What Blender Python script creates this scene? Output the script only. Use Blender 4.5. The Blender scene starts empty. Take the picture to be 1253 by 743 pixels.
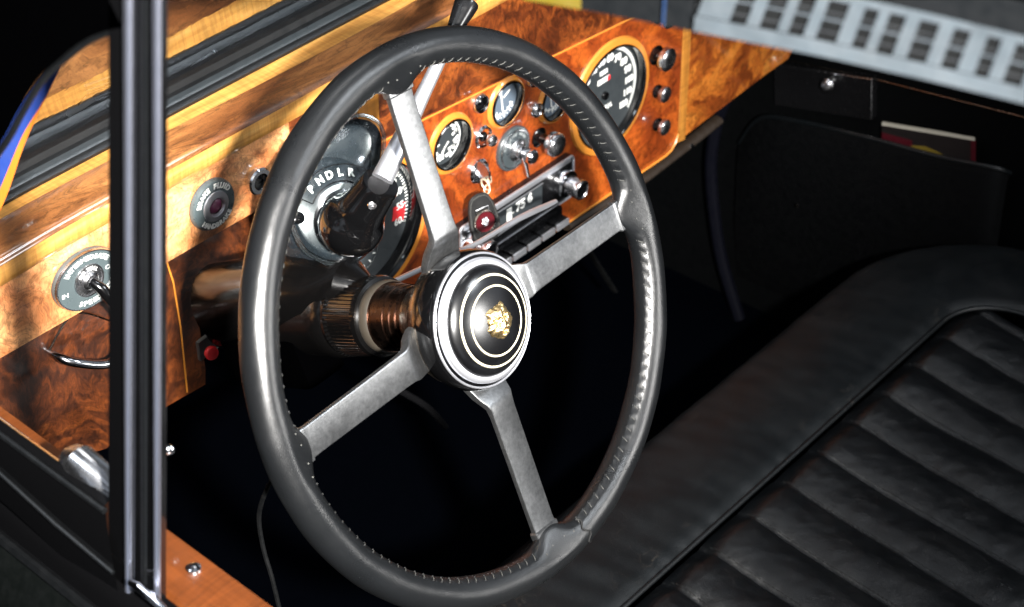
import bpy, bmesh, math, random
from math import sin, cos, pi, radians as R_
from mathutils import Vector as V, Matrix as M4, noise as NZ
random.seed(7)
SC = bpy.context.scene
COL = SC.collection

# ------------------------------------------------------------------ camera maths (photo pixels -> points on real planes)
FP = 2400.0
_p, _h, _r = R_(36.6), R_(41.1), R_(-.8)
F = V((cos(_p)*cos(_h), cos(_p)*sin(_h), -sin(_p)))
R0 = F.cross(V((0, 0, 1))).normalized(); U0 = R0.cross(F)
RT = R0*cos(_r)+U0*sin(_r); UP = U0*cos(_r)-R0*sin(_r)
CAM = V((-1.2438, -.8096, 1.705))
def ray(x, y): return F+RT*((x-626.5)/FP)-UP*((y-371.5)/FP)
def hit(q, n, c):
    d = ray(*q); n = V(n); return CAM+d*((c-n.dot(CAM))/n.dot(d))
def PY(x, y, c=.30): return hit((x, y), (0, 1, 0), c)
def PZ(x, y, c): return hit((x, y), (0, 0, 1), c)
def PX(x, y, c): return hit((x, y), (1, 0, 0), c)

# ------------------------------------------------------------------ materials
MATS = {}
class N:
    def __init__(s, name):
        s.m = bpy.data.materials.new(name); s.m.use_nodes = True; s.t = s.m.node_tree; s.n = s.t.nodes; s.l = s.t.links
        s.b = s.n['Principled BSDF']; s.out = s.n['Material Output']; MATS[name] = s.m
        s._co = None
    def co(s, scale=(1, 1, 1), rot=(0, 0, 0)):
        if s._co is None:
            s._co = s.n.new('ShaderNodeTexCoord')
        mp = s.n.new('ShaderNodeMapping'); mp.inputs['Scale'].default_value = scale; mp.inputs['Rotation'].default_value = rot
        s.l.new(s._co.outputs['Object'], mp.inputs['Vector']); return mp.outputs[0]
    def noise(s, vec, scale, detail=6, rough=.55, dist=0):
        t = s.n.new('ShaderNodeTexNoise'); t.inputs['Scale'].default_value = scale; t.inputs['Detail'].default_value = detail
        t.inputs['Roughness'].default_value = rough; t.inputs['Distortion'].default_value = dist
        s.l.new(vec, t.inputs['Vector']); return t.outputs
    def ramp(s, fac, stops, interp='LINEAR'):
        r = s.n.new('ShaderNodeValToRGB'); e = r.color_ramp; e.interpolation = interp
        while len(e.elements) < len(stops): e.elements.new(.5)
        for i, (p, c) in enumerate(stops):
            e.elements[i].position = p
            e.elements[i].color = (c[0], c[1], c[2], 1) if not isinstance(c, (int, float)) else (c, c, c, 1)
        s.l.new(fac, r.inputs[0]); return r.outputs[0]
    def mix(s, a, b, f, mode='MIX'):
        x = s.n.new('ShaderNodeMix'); x.data_type = 'RGBA'; x.blend_type = mode
        for sock, v in ((x.inputs[0], f), (x.inputs[6], a), (x.inputs[7], b)):
            if hasattr(v, 'is_linked'): s.l.new(v, sock)
            elif isinstance(v, (int, float)): sock.default_value = v
            else: sock.default_value = (*v, 1)
        return x.outputs[2]
    def math(s, op, a, b=0.0):
        x = s.n.new('ShaderNodeMath'); x.operation = op
        for i, v in enumerate((a, b)):
            if hasattr(v, 'is_linked'): s.l.new(v, x.inputs[i])
            else: x.inputs[i].default_value = v
        return x.outputs[0]
    def bump(s, h, strength, dist=.001, prev=None):
        b = s.n.new('ShaderNodeBump'); b.inputs['Strength'].default_value = strength; b.inputs['Distance'].default_value = dist
        s.l.new(h, b.inputs['Height'])
        if prev is not None: s.l.new(prev, b.inputs['Normal'])
        return b.outputs[0]
    def set(s, **k):
        names = dict(col='Base Color', rough='Roughness', metal='Metallic', coat='Coat Weight', coatr='Coat Roughness', spec='Specular IOR Level', nrm='Normal', cnrm='Coat Normal', trans='Transmission Weight', ior='IOR', sheen='Sheen Weight', em='Emission Color', ems='Emission Strength', tint='Specular Tint', alpha='Alpha')
        for a, v in k.items():
            i = s.b.inputs[names[a]]
            if hasattr(v, 'is_linked'): s.l.new(v, i)
            elif isinstance(v, (int, float)): i.default_value = v
            else: i.default_value = (*v, 1) if len(v) == 3 else v
        return s.m

def plain(name, col, rough=.4, metal=0, coat=0, var=.12, bump=.0, spec=.5, bscale=400, rv=.22):
    a = N(name); v = a.co()
    n = a.noise(v, 55, 8, .6)
    c = a.mix(tuple(x*(1-var) for x in col), tuple(min(1, x*(1+var)) for x in col), n[0])
    r = a.ramp(a.noise(v, 120, 6, .65)[0], [(.3, max(0.02, rough*(1-rv))), (.7, min(1, rough*(1+rv)))])
    kw = dict(col=c, rough=r, metal=metal, coat=coat, spec=spec)
    if bump: kw['nrm'] = a.bump(a.noise(v, bscale, 6, .6)[0], bump, .0006)
    return a.set(**kw)

def burl(name, cols, seed=0.0, scale=1.0, fig=1.0, haze=0, coat=1.0, bright=1, stretch=(1, 1, 1)):
    """burr walnut under lacquer: swirling figure, dark knots, pores"""
    a = N(name); v = a.co(stretch, (seed, seed*.7, seed*1.3) if stretch[0] == 1 else (0, 0, .15))
    w = a.noise(v, 5*scale, 4, .6, 1.2)
    add = a.n.new('ShaderNodeVectorMath'); add.operation = 'MULTIPLY_ADD'
    a.l.new(w[1], add.inputs[0]); add.inputs[1].default_value = (.22/scale*fig,)*3; a.l.new(v, add.inputs[2])
    vv = add.outputs[0]
    f1 = a.noise(vv, 13*scale, 12, .68, .8*fig)[0]
    wv = a.n.new('ShaderNodeTexWave'); wv.inputs['Scale'].default_value = 7*scale; wv.inputs['Distortion'].default_value = 9*fig
    wv.inputs['Detail'].default_value = 5; wv.inputs['Detail Scale'].default_value = 2.2; wv.inputs['Detail Roughness'].default_value = .65
    a.l.new(vv, wv.inputs['Vector'])
    f = a.math('ADD', a.math('MULTIPLY', f1, .82), a.math('MULTIPLY', wv.outputs['Fac'], .18))
    c = a.ramp(f, [(.22, cols[0]), (.42, cols[1]), (.58, cols[2]), (.80, cols[3])])
    k = a.ramp(a.noise(vv, 34*scale, 5, .55, .6)[0], [(.56, 0.0), (.70, 1.0)])
    c = a.mix(c, tuple(x*.55 for x in cols[0]), a.math('MULTIPLY', k, .6))
    # fine dark figure lines that follow the swirl
    vn = a.noise(vv, 26*scale, 10, .62, 2.2)[0]
    ln = a.ramp(a.math('ABSOLUTE', a.math('SUBTRACT', vn, .5)), [(.0, .30), (.022, .80), (.06, 1.0)])
    c = a.mix(c, ln, .75, 'MULTIPLY')
    ln2 = a.ramp(a.noise(vv, 95*scale, 6, .7, .6)[0], [(.36, .60), (.52, 1.0), (.72, 1.25)])
    c = a.mix(c, ln2, .8, 'MULTIPLY')
    pores = a.ramp(a.noise(a.co((1, 1, .35)), 620, 3, .6)[0], [(.36, .55), (.5, 1.0)])
    c = a.mix(c, pores, .55, 'MULTIPLY')
    if bright != 1: c = a.mix(c, (bright,)*3, 1.0, 'MULTIPLY')
    nb = a.bump(a.noise(v, 22, 3, .5)[0], .10, .004)
    return a.set(col=c, rough=.42, coat=coat, coatr=.07, cnrm=nb, spec=.35)

def straight(name, cols, axis='X', fleck=True):
    """light quarter-sawn border veneer: fine ray flecks across the run"""
    a = N(name)
    sc = dict(X=(3, 40, 40), Z=(40, 40, 3), Y=(40, 3, 40))[axis]
    v = a.co(sc)
    f = a.noise(v, 3.0, 8, .65, .3)[0]
    c = a.ramp(f, [(.3, cols[0]), (.55, cols[1]), (.75, cols[2])])
    sx = dict(X=(60, 5, 5), Z=(5, 5, 60), Y=(5, 60, 5))[axis]
    g = a.ramp(a.noise(a.co(sx), 4.0, 5, .6, .8)[0], [(.35, .62), (.6, 1.0)])
    c = a.mix(c, g, .75, 'MULTIPLY')
    big = a.ramp(a.noise(a.co(), 9, 3, .5)[0], [(.35, .62), (.6, 1.0)])
    c = a.mix(c, big, .7, 'MULTIPLY')
    return a.set(col=c, rough=.4, coat=1, coatr=.08, spec=.35)

def leather(name, col, rough=.36, grain=1.0, scuff=(.16, .08, .04), scuffamt=.5, creases=.5, gscale=900, rv=.15, coat=0.0, spec=.5, cscale=46):
    a = N(name); v = a.co()
    vo = a.n.new('ShaderNodeTexVoronoi'); vo.feature = 'DISTANCE_TO_EDGE'; vo.inputs['Scale'].default_value = gscale
    a.l.new(v, vo.inputs['Vector'])
    g = a.ramp(vo.outputs['Distance'], [(0, 0.0), (.18, 1.0)])
    b1 = a.bump(g, .35*grain, .0003)
    vo2 = a.n.new('ShaderNodeTexVoronoi'); vo2.feature = 'DISTANCE_TO_EDGE'; vo2.inputs['Scale'].default_value = cscale; vo2.inputs['Randomness'].default_value = 1
    wn = a.noise(v, 30, 6, .7)
    ad = a.n.new('ShaderNodeVectorMath'); ad.operation = 'MULTIPLY_ADD'; a.l.new(wn[1], ad.inputs[0]); ad.inputs[1].default_value = (.03,)*3; a.l.new(v, ad.inputs[2])
    a.l.new(ad.outputs[0], vo2.inputs['Vector'])
    mask = a.ramp(a.noise(v, 11, 3, .6)[0], [(.48, 0.0), (.66, 1.0)])
    cr = a.math('MULTIPLY', a.ramp(vo2.outputs['Distance'], [(0, 1.0), (.035, 0.0)]), mask)
    b2 = a.bump(a.math('SUBTRACT', 1.0, cr), .6*creases, .0012, b1)
    b3 = a.bump(a.noise(v, 60, 5, .6)[0], .35*grain, .0016, b2)
    c = a.mix(tuple(x*.75 for x in col), tuple(x*1.3 for x in col), a.noise(v, 14, 6, .65)[0])
    sm = a.math('MULTIPLY', cr, a.ramp(a.noise(v, 19, 3, .6)[0], [(.5, 0.0), (.62, 1.0)]))
    c = a.mix(c, scuff, a.math('MULTIPLY', sm, scuffamt))
    r = a.ramp(a.noise(v, 24, 6, .65)[0], [(.3, max(.05, rough-rv*.5)), (.7, rough+rv*.5)])
    return a.set(col=c, rough=r, nrm=b3, spec=spec, coat=coat, coatr=rough*.8)

W1 = [(.13, .022, .005), (.34, .075, .010), (.60, .17, .022), (.78, .30, .05)]
burl('burl_panel', [(.10, .016, .003), (.24, .040, .006), (.42, .085, .011), (.55, .13, .018)], .3, .8, .6)
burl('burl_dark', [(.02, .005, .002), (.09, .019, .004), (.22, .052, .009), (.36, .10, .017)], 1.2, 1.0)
burl('burl_top', [(.040, .012, .004), (.14, .048, .013), (.29, .115, .034), (.46, .21, .07)], 2.1, .7, .6, stretch=(.35, 1.4, 1.4))
burl('burl_driver_glare', [(.26, .075, .022), (.50, .18, .060), (.70, .33, .13), (.82, .50, .27)], 2.9, .8, .7)  # paler tones put lacquer glare into the driver side wood colour
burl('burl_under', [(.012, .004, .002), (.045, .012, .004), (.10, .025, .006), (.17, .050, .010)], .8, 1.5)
burl('burl_passenger', [(.05, .010, .002), (.20, .042, .006), (.42, .12, .015), (.60, .24, .04)], 3.7, 1.0, .7)
straight('maple', [(.42, .165, .032), (.66, .32, .072), (.78, .45, .14)], 'X')
straight('maple_upright', [(.32, .12, .02), (.55, .22, .035), (.66, .31, .06)], 'Z')
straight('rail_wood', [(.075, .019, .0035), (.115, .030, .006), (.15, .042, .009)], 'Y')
plain('ring_wood', (.52, .19, .026), .35, coat=1, var=.2)
plain('chrome', (.82, .83, .86), .13, 1, var=.04)
plain('silver_band', (.86, .87, .92), .34, .9, var=.02, rv=.05)
plain('dome_black', (.0020, .0020, .0024), .235, coat=.0, var=.02, spec=1.0, rv=.03)
plain('chrome_worn', (.66, .66, .68), .25, 1, var=.1)
plain('black_gloss', (.002, .002, .0022), .12, coat=.8, var=.05)
plain('black_plastic', (.0045, .0045, .005), .25, bump=.08, coat=.2)
plain('black_satin', (.004, .004, .004), .5, bump=.1)
plain('rubber', (.0022, .0025, .0028), .4, bump=.08, spec=.35)
plain('seal_grey', (.013, .016, .018), .34, bump=.05)
plain('cable_black', (.0010, .0012, .0014), .6, spec=.2)
plain('black_matte', (.0002, .0002, .00025), 1.0, spec=.0)
plain('black_column', (.0015, .0014, .0014), .19, spec=.6, var=.05)
plain('quadrant_grey', (.014, .018, .022), .28, coat=.5)
plain('black_void', (.003, .003, .004), .9, spec=.1)
plain('paint_black', (.0014, .0019, .0017), .40, spec=.3)
plain('print_white', (.72, .73, .70), .6, var=.05)
plain('print_grey', (.25, .27, .27), .6)
plain('dial_black', (.022, .027, .030), .55)
plain('dial_grey', (.11, .135, .16), .5)
plain('dial_blue', (.085, .112, .145), .5)
plain('pillar_chrome', (.80, .83, .98), .33, 1, var=.01, rv=.03)
plain('plate_grey', (.060, .078, .082), .3, coat=.5)
plain('plate_black', (.040, .050, .054), .3, coat=.5)
plain('paint_red', (.62, .02, .025), .45)
plain('enamel_red', (.06, .003, .006), .3, coat=.6)
plain('gold', (.88, .62, .30), .30, 1, var=.2, bump=.3, bscale=700)
plain('pale_gold', (.80, .72, .52), .4, .6)
plain('copper', (.085, .056, .044), .28, 1, var=.2)
plain('nickel_dark', (.22, .19, .16), .25, 1, var=.2)
plain('ring_beige', (.030, .025, .019), .4, var=.1)
plain('carpet', (.0005, .0007, .0013), 1.0, spec=.0, bump=.6, bscale=500)
plain('door_card', (.0008, .0010, .0012), .8, bump=.3, spec=.05)
plain('door_pocket', (.0009, .0011, .0014), .7, bump=.3, spec=.08)
plain('navy_trim', (.0006, .0008, .003), .7, spec=.1)
plain('reflected_blue', (.018, .05, .26), .6)  # blue of the reflection modelled by the screen pillar
plain('reflected_orange', (.75, .20, .02), .5)
plain('reflected_yellow', (.05, .036, .002), .5)  # yellow of the reflection modelled on the head rail
plain('reflected_line', (.004, .012, .035), .5)
plain('frame_slate', (.0012, .0016, .002), .7, spec=.1)
plain('reflected_slats', (.020, .0255, .030), .6, var=.4)  # pale slats of the reflection modelled on the head rail
plain('reflected_louvre', (.004, .005, .006), .6)
plain('reflection_back', (.0008, .001, .0012), .8, spec=.1)
plain('thread', (.055, .055, .050), .6)
plain('thread_dark', (.003, .003, .003), .7)
plain('paper', (.26, .25, .21), .7)
plain('magazine_red', (.05, .004, .008), .4)
plain('magazine_yellow', (.14, .10, .015), .4)
plain('magazine_dark', (.012, .010, .010), .35)
plain('sticker', (.62, .64, .62), .5)
plain('strut_brown', (.016, .010, .006), .5)
plain('lamp_purple', (.12, .02, .06), .1, coat=1)
plain('bracket_grey', (.07, .085, .085), .45, bump=.2)
leather('leather_rim', (.0042, .0047, .0053), .30, .40, coat=.0, spec=.75, scuffamt=.0, creases=.12, gscale=1100, rv=.10)
leather('leather_seat', (.0018, .0023, .0029), .35, .9, creases=.45, scuffamt=.05, cscale=80, gscale=700, rv=.16)
leather('leather_roll', (.0018, .0027, .0034), .44, spec=.35, cscale=70, grain=.6, creases=.4, gscale=700, scuffamt=.35, scuff=(.09, .07, .05))

# brushed/cast aluminium for the spokes
a = N('spoke_metal'); v = a.co()
c = a.ramp(a.noise(v, 260, 8, .7)[0], [(.3, (.16, .165, .17)), (.7, (.29, .295, .30))])
c = a.mix(c, a.ramp(a.noise(v, 22, 5, .6)[0], [(.3, .8), (.7, 1.0)]), .6, 'MULTIPLY')
a.set(col=c, rough=a.ramp(a.noise(v, 60, 7, .7)[0], [(.25, .27), (.75, .42)]), metal=.95, nrm=a.bump(a.noise(v, 600, 6, .7)[0], .25, .0004))
# thin clear plastic and glass
def clear(name, tint, ior, gl_rough, base):
    a = N(name); a.n.remove(a.b)
    g = a.n.new('ShaderNodeBsdfGlossy'); g.inputs['Roughness'].default_value = gl_rough; g.inputs['Color'].default_value = (.95, .97, 1, 1)
    t = a.n.new('ShaderNodeBsdfTransparent'); t.inputs['Color'].default_value = (*tint, 1)
    fr = a.n.new('ShaderNodeFresnel'); fr.inputs['IOR'].default_value = ior
    nb = a.bump(a.noise(a.co(), 35, 3, .5)[0], .05, .002)
    a.l.new(nb, g.inputs['Normal'])
    f = a.math('ADD', fr.outputs[0], base)
    m = a.n.new('ShaderNodeMixShader'); a.l.new(f, m.inputs[0]); a.l.new(t.outputs[0], m.inputs[1]); a.l.new(g.outputs[0], m.inputs[2])
    a.l.new(m.outputs[0], a.out.inputs[0])
clear('glass_windscreen', (.85, .87, .86), 1.55, .004, .22)
clear('glass_gauge', (.97, .97, .97), 1.45, .02, 0.0)
clear('clear_plastic', (.86, .90, .90), 1.45, .12, .03)
clear('clear_lip', (.75, .80, .80), 1.5, .15, .12)

# ------------------------------------------------------------------ mesh helpers
def frame(o, z, x=None):
    """matrix with local z along z"""
    z = V(z).normalized()
    x = V(x) if x is not None else (V((0, 0, 1)) if abs(z.z) < .9 else V((1, 0, 0)))
    x = (x-z*x.dot(z)).normalized(); y = z.cross(x)
    m = M4((x, y, z)).transposed().to_4x4(); m.translation = V(o); return m
I4 = M4.Identity(4)

class B:
    def __init__(s): s.bm = bmesh.new()
    def _f(s, vs, smooth=False):
        try:
            f = s.bm.faces.new(vs); f.smooth = smooth; return f
        except ValueError: return None
    def box(s, c, d, m=I4, bev=0):
        t = bmesh.new(); bmesh.ops.create_cube(t, size=1)
        bmesh.ops.scale(t, vec=V(d), verts=t.verts)
        if bev: bmesh.ops.bevel(t, geom=t.edges[:], offset=bev, segments=2, profile=.7, affect='EDGES')
        bmesh.ops.translate(t, vec=V(c), verts=t.verts)
        return s.merge(t, m)
    def merge(s, t, m=I4):
        me = bpy.data.meshes.new('tmp'); t.to_mesh(me); t.free()
        me.transform(m); s.bm.from_mesh(me); bpy.data.meshes.remove(me); return s
    def lathe(s, prof, m=I4, seg=48, smooth=True, arc=None, cap=True):
        """prof: (radius, z) pairs"""
        rings = []
        a0, a1 = arc or (0, 2*pi)
        full = arc is None
        n = seg if full else seg+1
        for r, z in prof:
            if r < 1e-6 and full: rings.append([s.bm.verts.new(m @ V((0, 0, z)))])
            else: rings.append([s.bm.verts.new(m @ V((r*cos(a0+(a1-a0)*i/seg), r*sin(a0+(a1-a0)*i/seg), z))) for i in range(n)])
        for a, b in zip(rings, rings[1:]):
            for i in range(seg):
                j = (i+1) % n if full else i+1
                if len(a) == 1 and len(b) == 1: continue
                if len(a) == 1: s._f([a[0], b[i], b[j]], smooth)
                elif len(b) == 1: s._f([a[i], b[0], a[j]], smooth)
                else: s._f([a[i], b[i], b[j], a[j]], smooth)
        return s
    def tube(s, pts, rad, seg=12, smooth=True, closed=False, flat=1.0, upv=None):
        pts = [V(p) for p in pts]; n = len(pts)
        rads = rad if isinstance(rad, (list, tuple)) else [rad]*n
        rings = []; up = V(upv) if upv else None
        for i, p in enumerate(pts):
            if closed: t = pts[(i+1) % n]-pts[i-1]
            else: t = pts[min(i+1, n-1)]-pts[max(i-1, 0)]
            t.normalize()
            if up is None: up = V((0, 0, 1)) if abs(t.z) < .9 else V((1, 0, 0))
            x = (up-t*up.dot(t)).normalized(); y = t.cross(x)
            if upv is None: up = x
            rings.append([s.bm.verts.new(p+(x*cos(2*pi*k/seg)*flat+y*sin(2*pi*k/seg))*rads[i]) for k in range(seg)])
        m = n if closed else n-1
        for i in range(m):
            a, b = rings[i], rings[(i+1) % n]
            for k in range(seg): s._f([a[k], a[(k+1) % seg], b[(k+1) % seg], b[k]], smooth)
        if not closed:
            s._f(rings[0][::-1]); s._f(rings[-1])
        return s
    def prism(s, pts, d, m=I4, bev=0):
        """2D polygon in local xy extruded from z=0 to z=d"""
        t = bmesh.new()
        vs = [t.verts.new((p[0], p[1], 0)) for p in pts]
        f = t.faces.new(vs)
        r = bmesh.ops.extrude_face_region(t, geom=[f])
        bmesh.ops.translate(t, vec=(0, 0, d), verts=[e for e in r['geom'] if isinstance(e, bmesh.types.BMVert)])
        if bev:
            top = [e for e in t.edges if all(abs(w.co.z-d) < 1e-7 for w in e.verts)]
            bmesh.ops.bevel(t, geom=top, offset=bev, segments=3, profile=.6, affect='EDGES')
        bmesh.ops.recalc_face_normals(t, faces=t.faces)
        return s.merge(t, m)
    def strip(s, A, Bp, smooth=True):
        """surface between rows of points"""
        rows = [[s.bm.verts.new(V(p)) for p in row] for row in ([A, Bp] if Bp is not None else A)]
        for a, b in zip(rows, rows[1:]):
            for i in range(len(a)-1): s._f([a[i], a[i+1], b[i+1], b[i]], smooth)
        return s
    def text(s, txt, m, size, ax='CENTER', off=0, ext=0.0002):
        t = text_mesh(txt, size, off, ext); me = t.copy(); me.transform(m); s.bm.from_mesh(me); bpy.data.meshes.remove(me); return s
    def arctext(s, txt, m, r, a0, step, size, off=0, z=0, flip=False, up=True):
        for i, ch in enumerate(txt):
            if ch == ' ': continue
            th = a0+step*i
            rot = th-pi/2 if not flip else th+pi/2
            if not up: rot = 0
            s.text(ch, m @ M4.Translation((r*cos(th), r*sin(th), z)) @ M4.Rotation(rot, 4, 'Z'), size, off=off)
        return s
    def build(s, name, mat, parent=None, mods=None, sharp=35):
        me = bpy.data.meshes.new(name)
        if not isinstance(mat, (list, tuple)): mat = [mat]
        s.bm.normal_update()
        s.bm.to_mesh(me); s.bm.free()
        for x in mat: me.materials.append(MATS[x])
        o = bpy.data.objects.new(name, me); COL.objects.link(o)
        if parent is not None:
            o.parent = parent; bpy.context.view_layer.update(); o.matrix_parent_inverse = parent.matrix_world.inverted()
        if sharp:
            me.polygons.foreach_set('use_smooth', [True]*len(me.polygons))
            try: me.set_sharp_from_angle(angle=R_(sharp))
            except Exception: pass
        return o
_TX = {}
def text_mesh(txt, size, off, ext):
    k = (txt, size, off)
    if k in _TX: return _TX[k]
    cu = bpy.data.curves.new('t', 'FONT'); cu.body = txt; cu.size = size; cu.align_x = 'CENTER'; cu.align_y = 'CENTER'; cu.offset = off; cu.extrude = ext; cu.resolution_u = 3
    o = bpy.data.objects.new('t', cu); COL.objects.link(o); bpy.context.view_layer.update()
    me = bpy.data.meshes.new_from_object(o.evaluated_get(bpy.context.evaluated_depsgraph_get()))
    bpy.data.objects.remove(o); _TX[k] = me; return me
def thing(name, label, cat, loc=(0, 0, 0), group=None):
    o = bpy.data.objects.new(name, None); COL.objects.link(o); o.location = loc; o.empty_display_size = .02
    o['label'] = label; o['category'] = cat; o['kind'] = 'thing'
    if group: o['group'] = group
    bpy.context.view_layer.update(); return o
def tag(o, label, cat, group=None):
    o['label'] = label; o['category'] = cat; o['kind'] = 'thing'
    if group: o['group'] = group
    return o
def struct(o): o['kind'] = 'structure'; return o
def dmat(x, z, y=.30):   # frame on the dash face, local z towards the driver
    return frame((x, y, z), (0, -1, 0), (1, 0, 0))
def smooth_path(pts, n=8):
    pts = [V(p) for p in pts]; out = []
    for i in range(len(pts)-1):
        p0 = pts[max(i-1, 0)]; p1 = pts[i]; p2 = pts[i+1]; p3 = pts[min(i+2, len(pts)-1)]
        for k in range(n):
            t = k/n
            out.append(.5*((2*p1)+(p2-p0)*t+(2*p0-5*p1+4*p2-p3)*t*t+(3*p1-p0-3*p2+p3)*t**3))
    out.append(pts[-1]); return out
def disc(b, r, z, m, seg=48): return b.lathe([(0, z), (r, z)], m, seg)

# ================================================================== SETTING
b = B(); b.box((0, .0, .06), (2.2, 2.0, .04)); struct(b.build('floor', 'carpet'))
b = B(); b.box((0, .78, .55), (1.8, .03, 1.0)); struct(b.build('bulkhead', 'carpet'))
b = B(); b.box((0, 2.6, 1.2), (12, .05, 7)); struct(b.build('backdrop', 'black_void'))

# ================================================================== DASHBOARD
dash = thing('dashboard', 'burr walnut dashboard with light inlaid borders, gauges, radio and chrome knobs', 'dashboard', (0, .36, .5))
ZT = .842
# carcass behind the veneers
b = B(); b.box((-.01, .390, .79), (1.26, .05, .085)); b.box((.02, .374, .63), (.56, .09, .25))
b.build('carcass', 'black_void', dash)
def poly_plate(name, pts, mat, y0, depth=.006, bev=.0015, parent=dash):
    b = B(); b.prism([(p[0], p[1]) for p in pts], depth, frame((0, y0+depth, 0), (0, -1, 0), (1, 0, 0)), bev); return b.build(name, mat, parent)
# driver side face and passenger face
poly_plate('driver_panel', [(-.66, .748), (-.30, .744), (-.262, .744), (-.262, .816), (-.66, .8165)], 'burl_driver_glare', .302)
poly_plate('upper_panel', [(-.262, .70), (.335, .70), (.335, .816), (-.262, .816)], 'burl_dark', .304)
poly_plate('passenger_panel', [(.338, .511), (.50, .5205), (.548, .5215), (.575, .545), (.585, .60), (.585, .816), (.338, .816)], 'burl_passenger', .304)
poly_plate('upright_inlay', [(-.176, .73), (-.153, .727), (-.150, .816), (-.180, .816)], 'maple_upright', .3015, .004)
poly_plate('upright_inlay', [(.322, .512), (.336, .510), (.340, .816), (.324, .816)], 'maple_upright', .3005, .004)
# centre instrument panel
cp = [(-.285, .615), (-.235, .565), (-.16, .53), (-.06, .507), (.296, .507), (.306, .509), (.316, .516), (.320, .526), (.321, .705), (.219, .713), (-.094, .738), (-.23, .744), (-.285, .744)]
centre = poly_plate('instrument_panel', cp, 'burl_panel', .2995, .010, .0022)
b = B(); b.tube([(-.23, .2990, .7455), (-.094, .2990, .7395), (.219, .2990, .7145), (.321, .2990, .7065)], .0010, 6)
b.tube([(.1, .2985, .5085), (.296, .2985, .5085), (.3055, .2985, .5105), (.3145, .2985, .5175), (.3185, .2985, .527)], .0013, 6)
b.build('panel_inlay', 'ring_wood', dash)
# light rolled border along the top of the face
def xs(n=60): return [-.66+1.245*i/n for i in range(n+1)]
def fwd(x): return -.10*max(0, -x-.50)**1.3   # top edge swings back towards the driver's door
rows = []
for yy, zz in ((.3035, .8150), (.2995, .8155), (.2985, .8165), (.2975, .822), (.2970, .829), (.2975, .8345)):
    rows.append([(x, yy+fwd(x), zz) for x in xs()])
b = B(); b.strip(rows, None); b.build('front_border', 'maple', dash)
b = B(); b.strip([[(x, .2975+fwd(x), .8345) for x in xs()], [(x, .2985+fwd(x), .8375) for x in xs()], [(x, .3010+fwd(x), .8397) for x in xs()], [(x, .3055+fwd(x), .8408) for x in xs()], [(x, .318+fwd(x), .8425) for x in xs()], [(x, .333+fwd(x)+.004*sin(x*9), .8432) for x in xs()]], None); b.build('top_veneer', 'burl_top', dash)
b = B(); b.strip([[(x, .333+fwd(x)+.004*sin(x*9), .8430) for x in xs()], [(x, .352+fwd(x), .8428) for x in xs()]], None); b.build('rear_border', 'maple', dash)
# lower burr panel under the driver side with the column cut-out
up = [PY(*q, .33) for q in [(-40, 600), (130, 550), (203, 499), (231, 483), (252, 471), (252, 450), (245, 401), (245, 373), (252, 359), (266, 348), (294, 334), (345, 322), (345, 225), (200, 270), (-40, 380)]]
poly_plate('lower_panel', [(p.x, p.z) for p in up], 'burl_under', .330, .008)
b = B(); b.tube([PY(203, 318, .3295), PY(212, 345, .3295), PY(221, 400, .3295), PY(229, 480, .3295)], .0009, 6); b.build('lower_inlay', 'ring_wood', dash)

# ---- gauges
def gauge(x, z, rr, rb, rd, face, name='gauge', depth=.014, label=None):
    m = dmat(x, z)
    b = B(); b.lathe([(rb, .0005), (rb, .0035), (rb+.001, .0045), (rr-.0015, .0035), (rr, .0008)], m, 72)
    g = b.build(name, 'ring_wood', dash)
    if label: g['label'] = label
    b = B(); b.lathe([(rb+.0004, .003), (rb+.0002, .0055), (rb-.0012, .0062), (rd+.0015, .004), (rd, -.0), (rd-.0005, -depth)], m, 72)
    b.build('bezel', 'black_gloss', g)
    b = B(); disc(b, rd, -depth, m, 64); b.build('dial', face, g)
    return g, m @ M4.Translation((0, 0, -depth+.0004))
def ticks(b, m, r0, r1, angs, w):
    for a in angs:
        b.box(((r0+r1)/2, 0, 0), (r1-r0, w, .0004), m @ M4.Rotation(a, 4, 'Z'))
# NB: panel has to be opened where the dials are recessed
def cut_holes(ob, holes):
    me = ob.data
    for x, z, r in holes:
        b = B(); b.lathe([(0, -.06), (r, -.06), (r, .06), (0, .06)], dmat(x, z), 64, smooth=False)
        bmesh.ops.remove_doubles(b.bm, verts=b.bm.verts, dist=1e-6); bmesh.ops.recalc_face_normals(b.bm, faces=b.bm.faces); t = b.build('cutter', 'black_void', None, sharp=0)
        md = ob.modifiers.new('c', 'BOOLEAN'); md.object = t; md.operation = 'DIFFERENCE'; md.solver = 'EXACT'
        bpy.context.view_layer.update()
        nm = bpy.data.meshes.new_from_object(ob.evaluated_get(bpy.context.evaluated_depsgraph_get())); print('CUT', ob.name, len(ob.data.polygons), len(nm.polygons))
        ob.modifiers.clear(); ob.data = nm; bpy.data.objects.remove(t)
TX, TZ, SX, SZ = -.178, .656, .190, .6345
HOLES = [(TX, TZ, .0705), (SX, SZ, .0585), (-.061, .696, .0262), (.022, .704, .0235), (.098, .674, .0235)]
cut_holes(centre, HOLES); cut_holes(bpy.data.objects['upper_panel'], HOLES)
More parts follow.
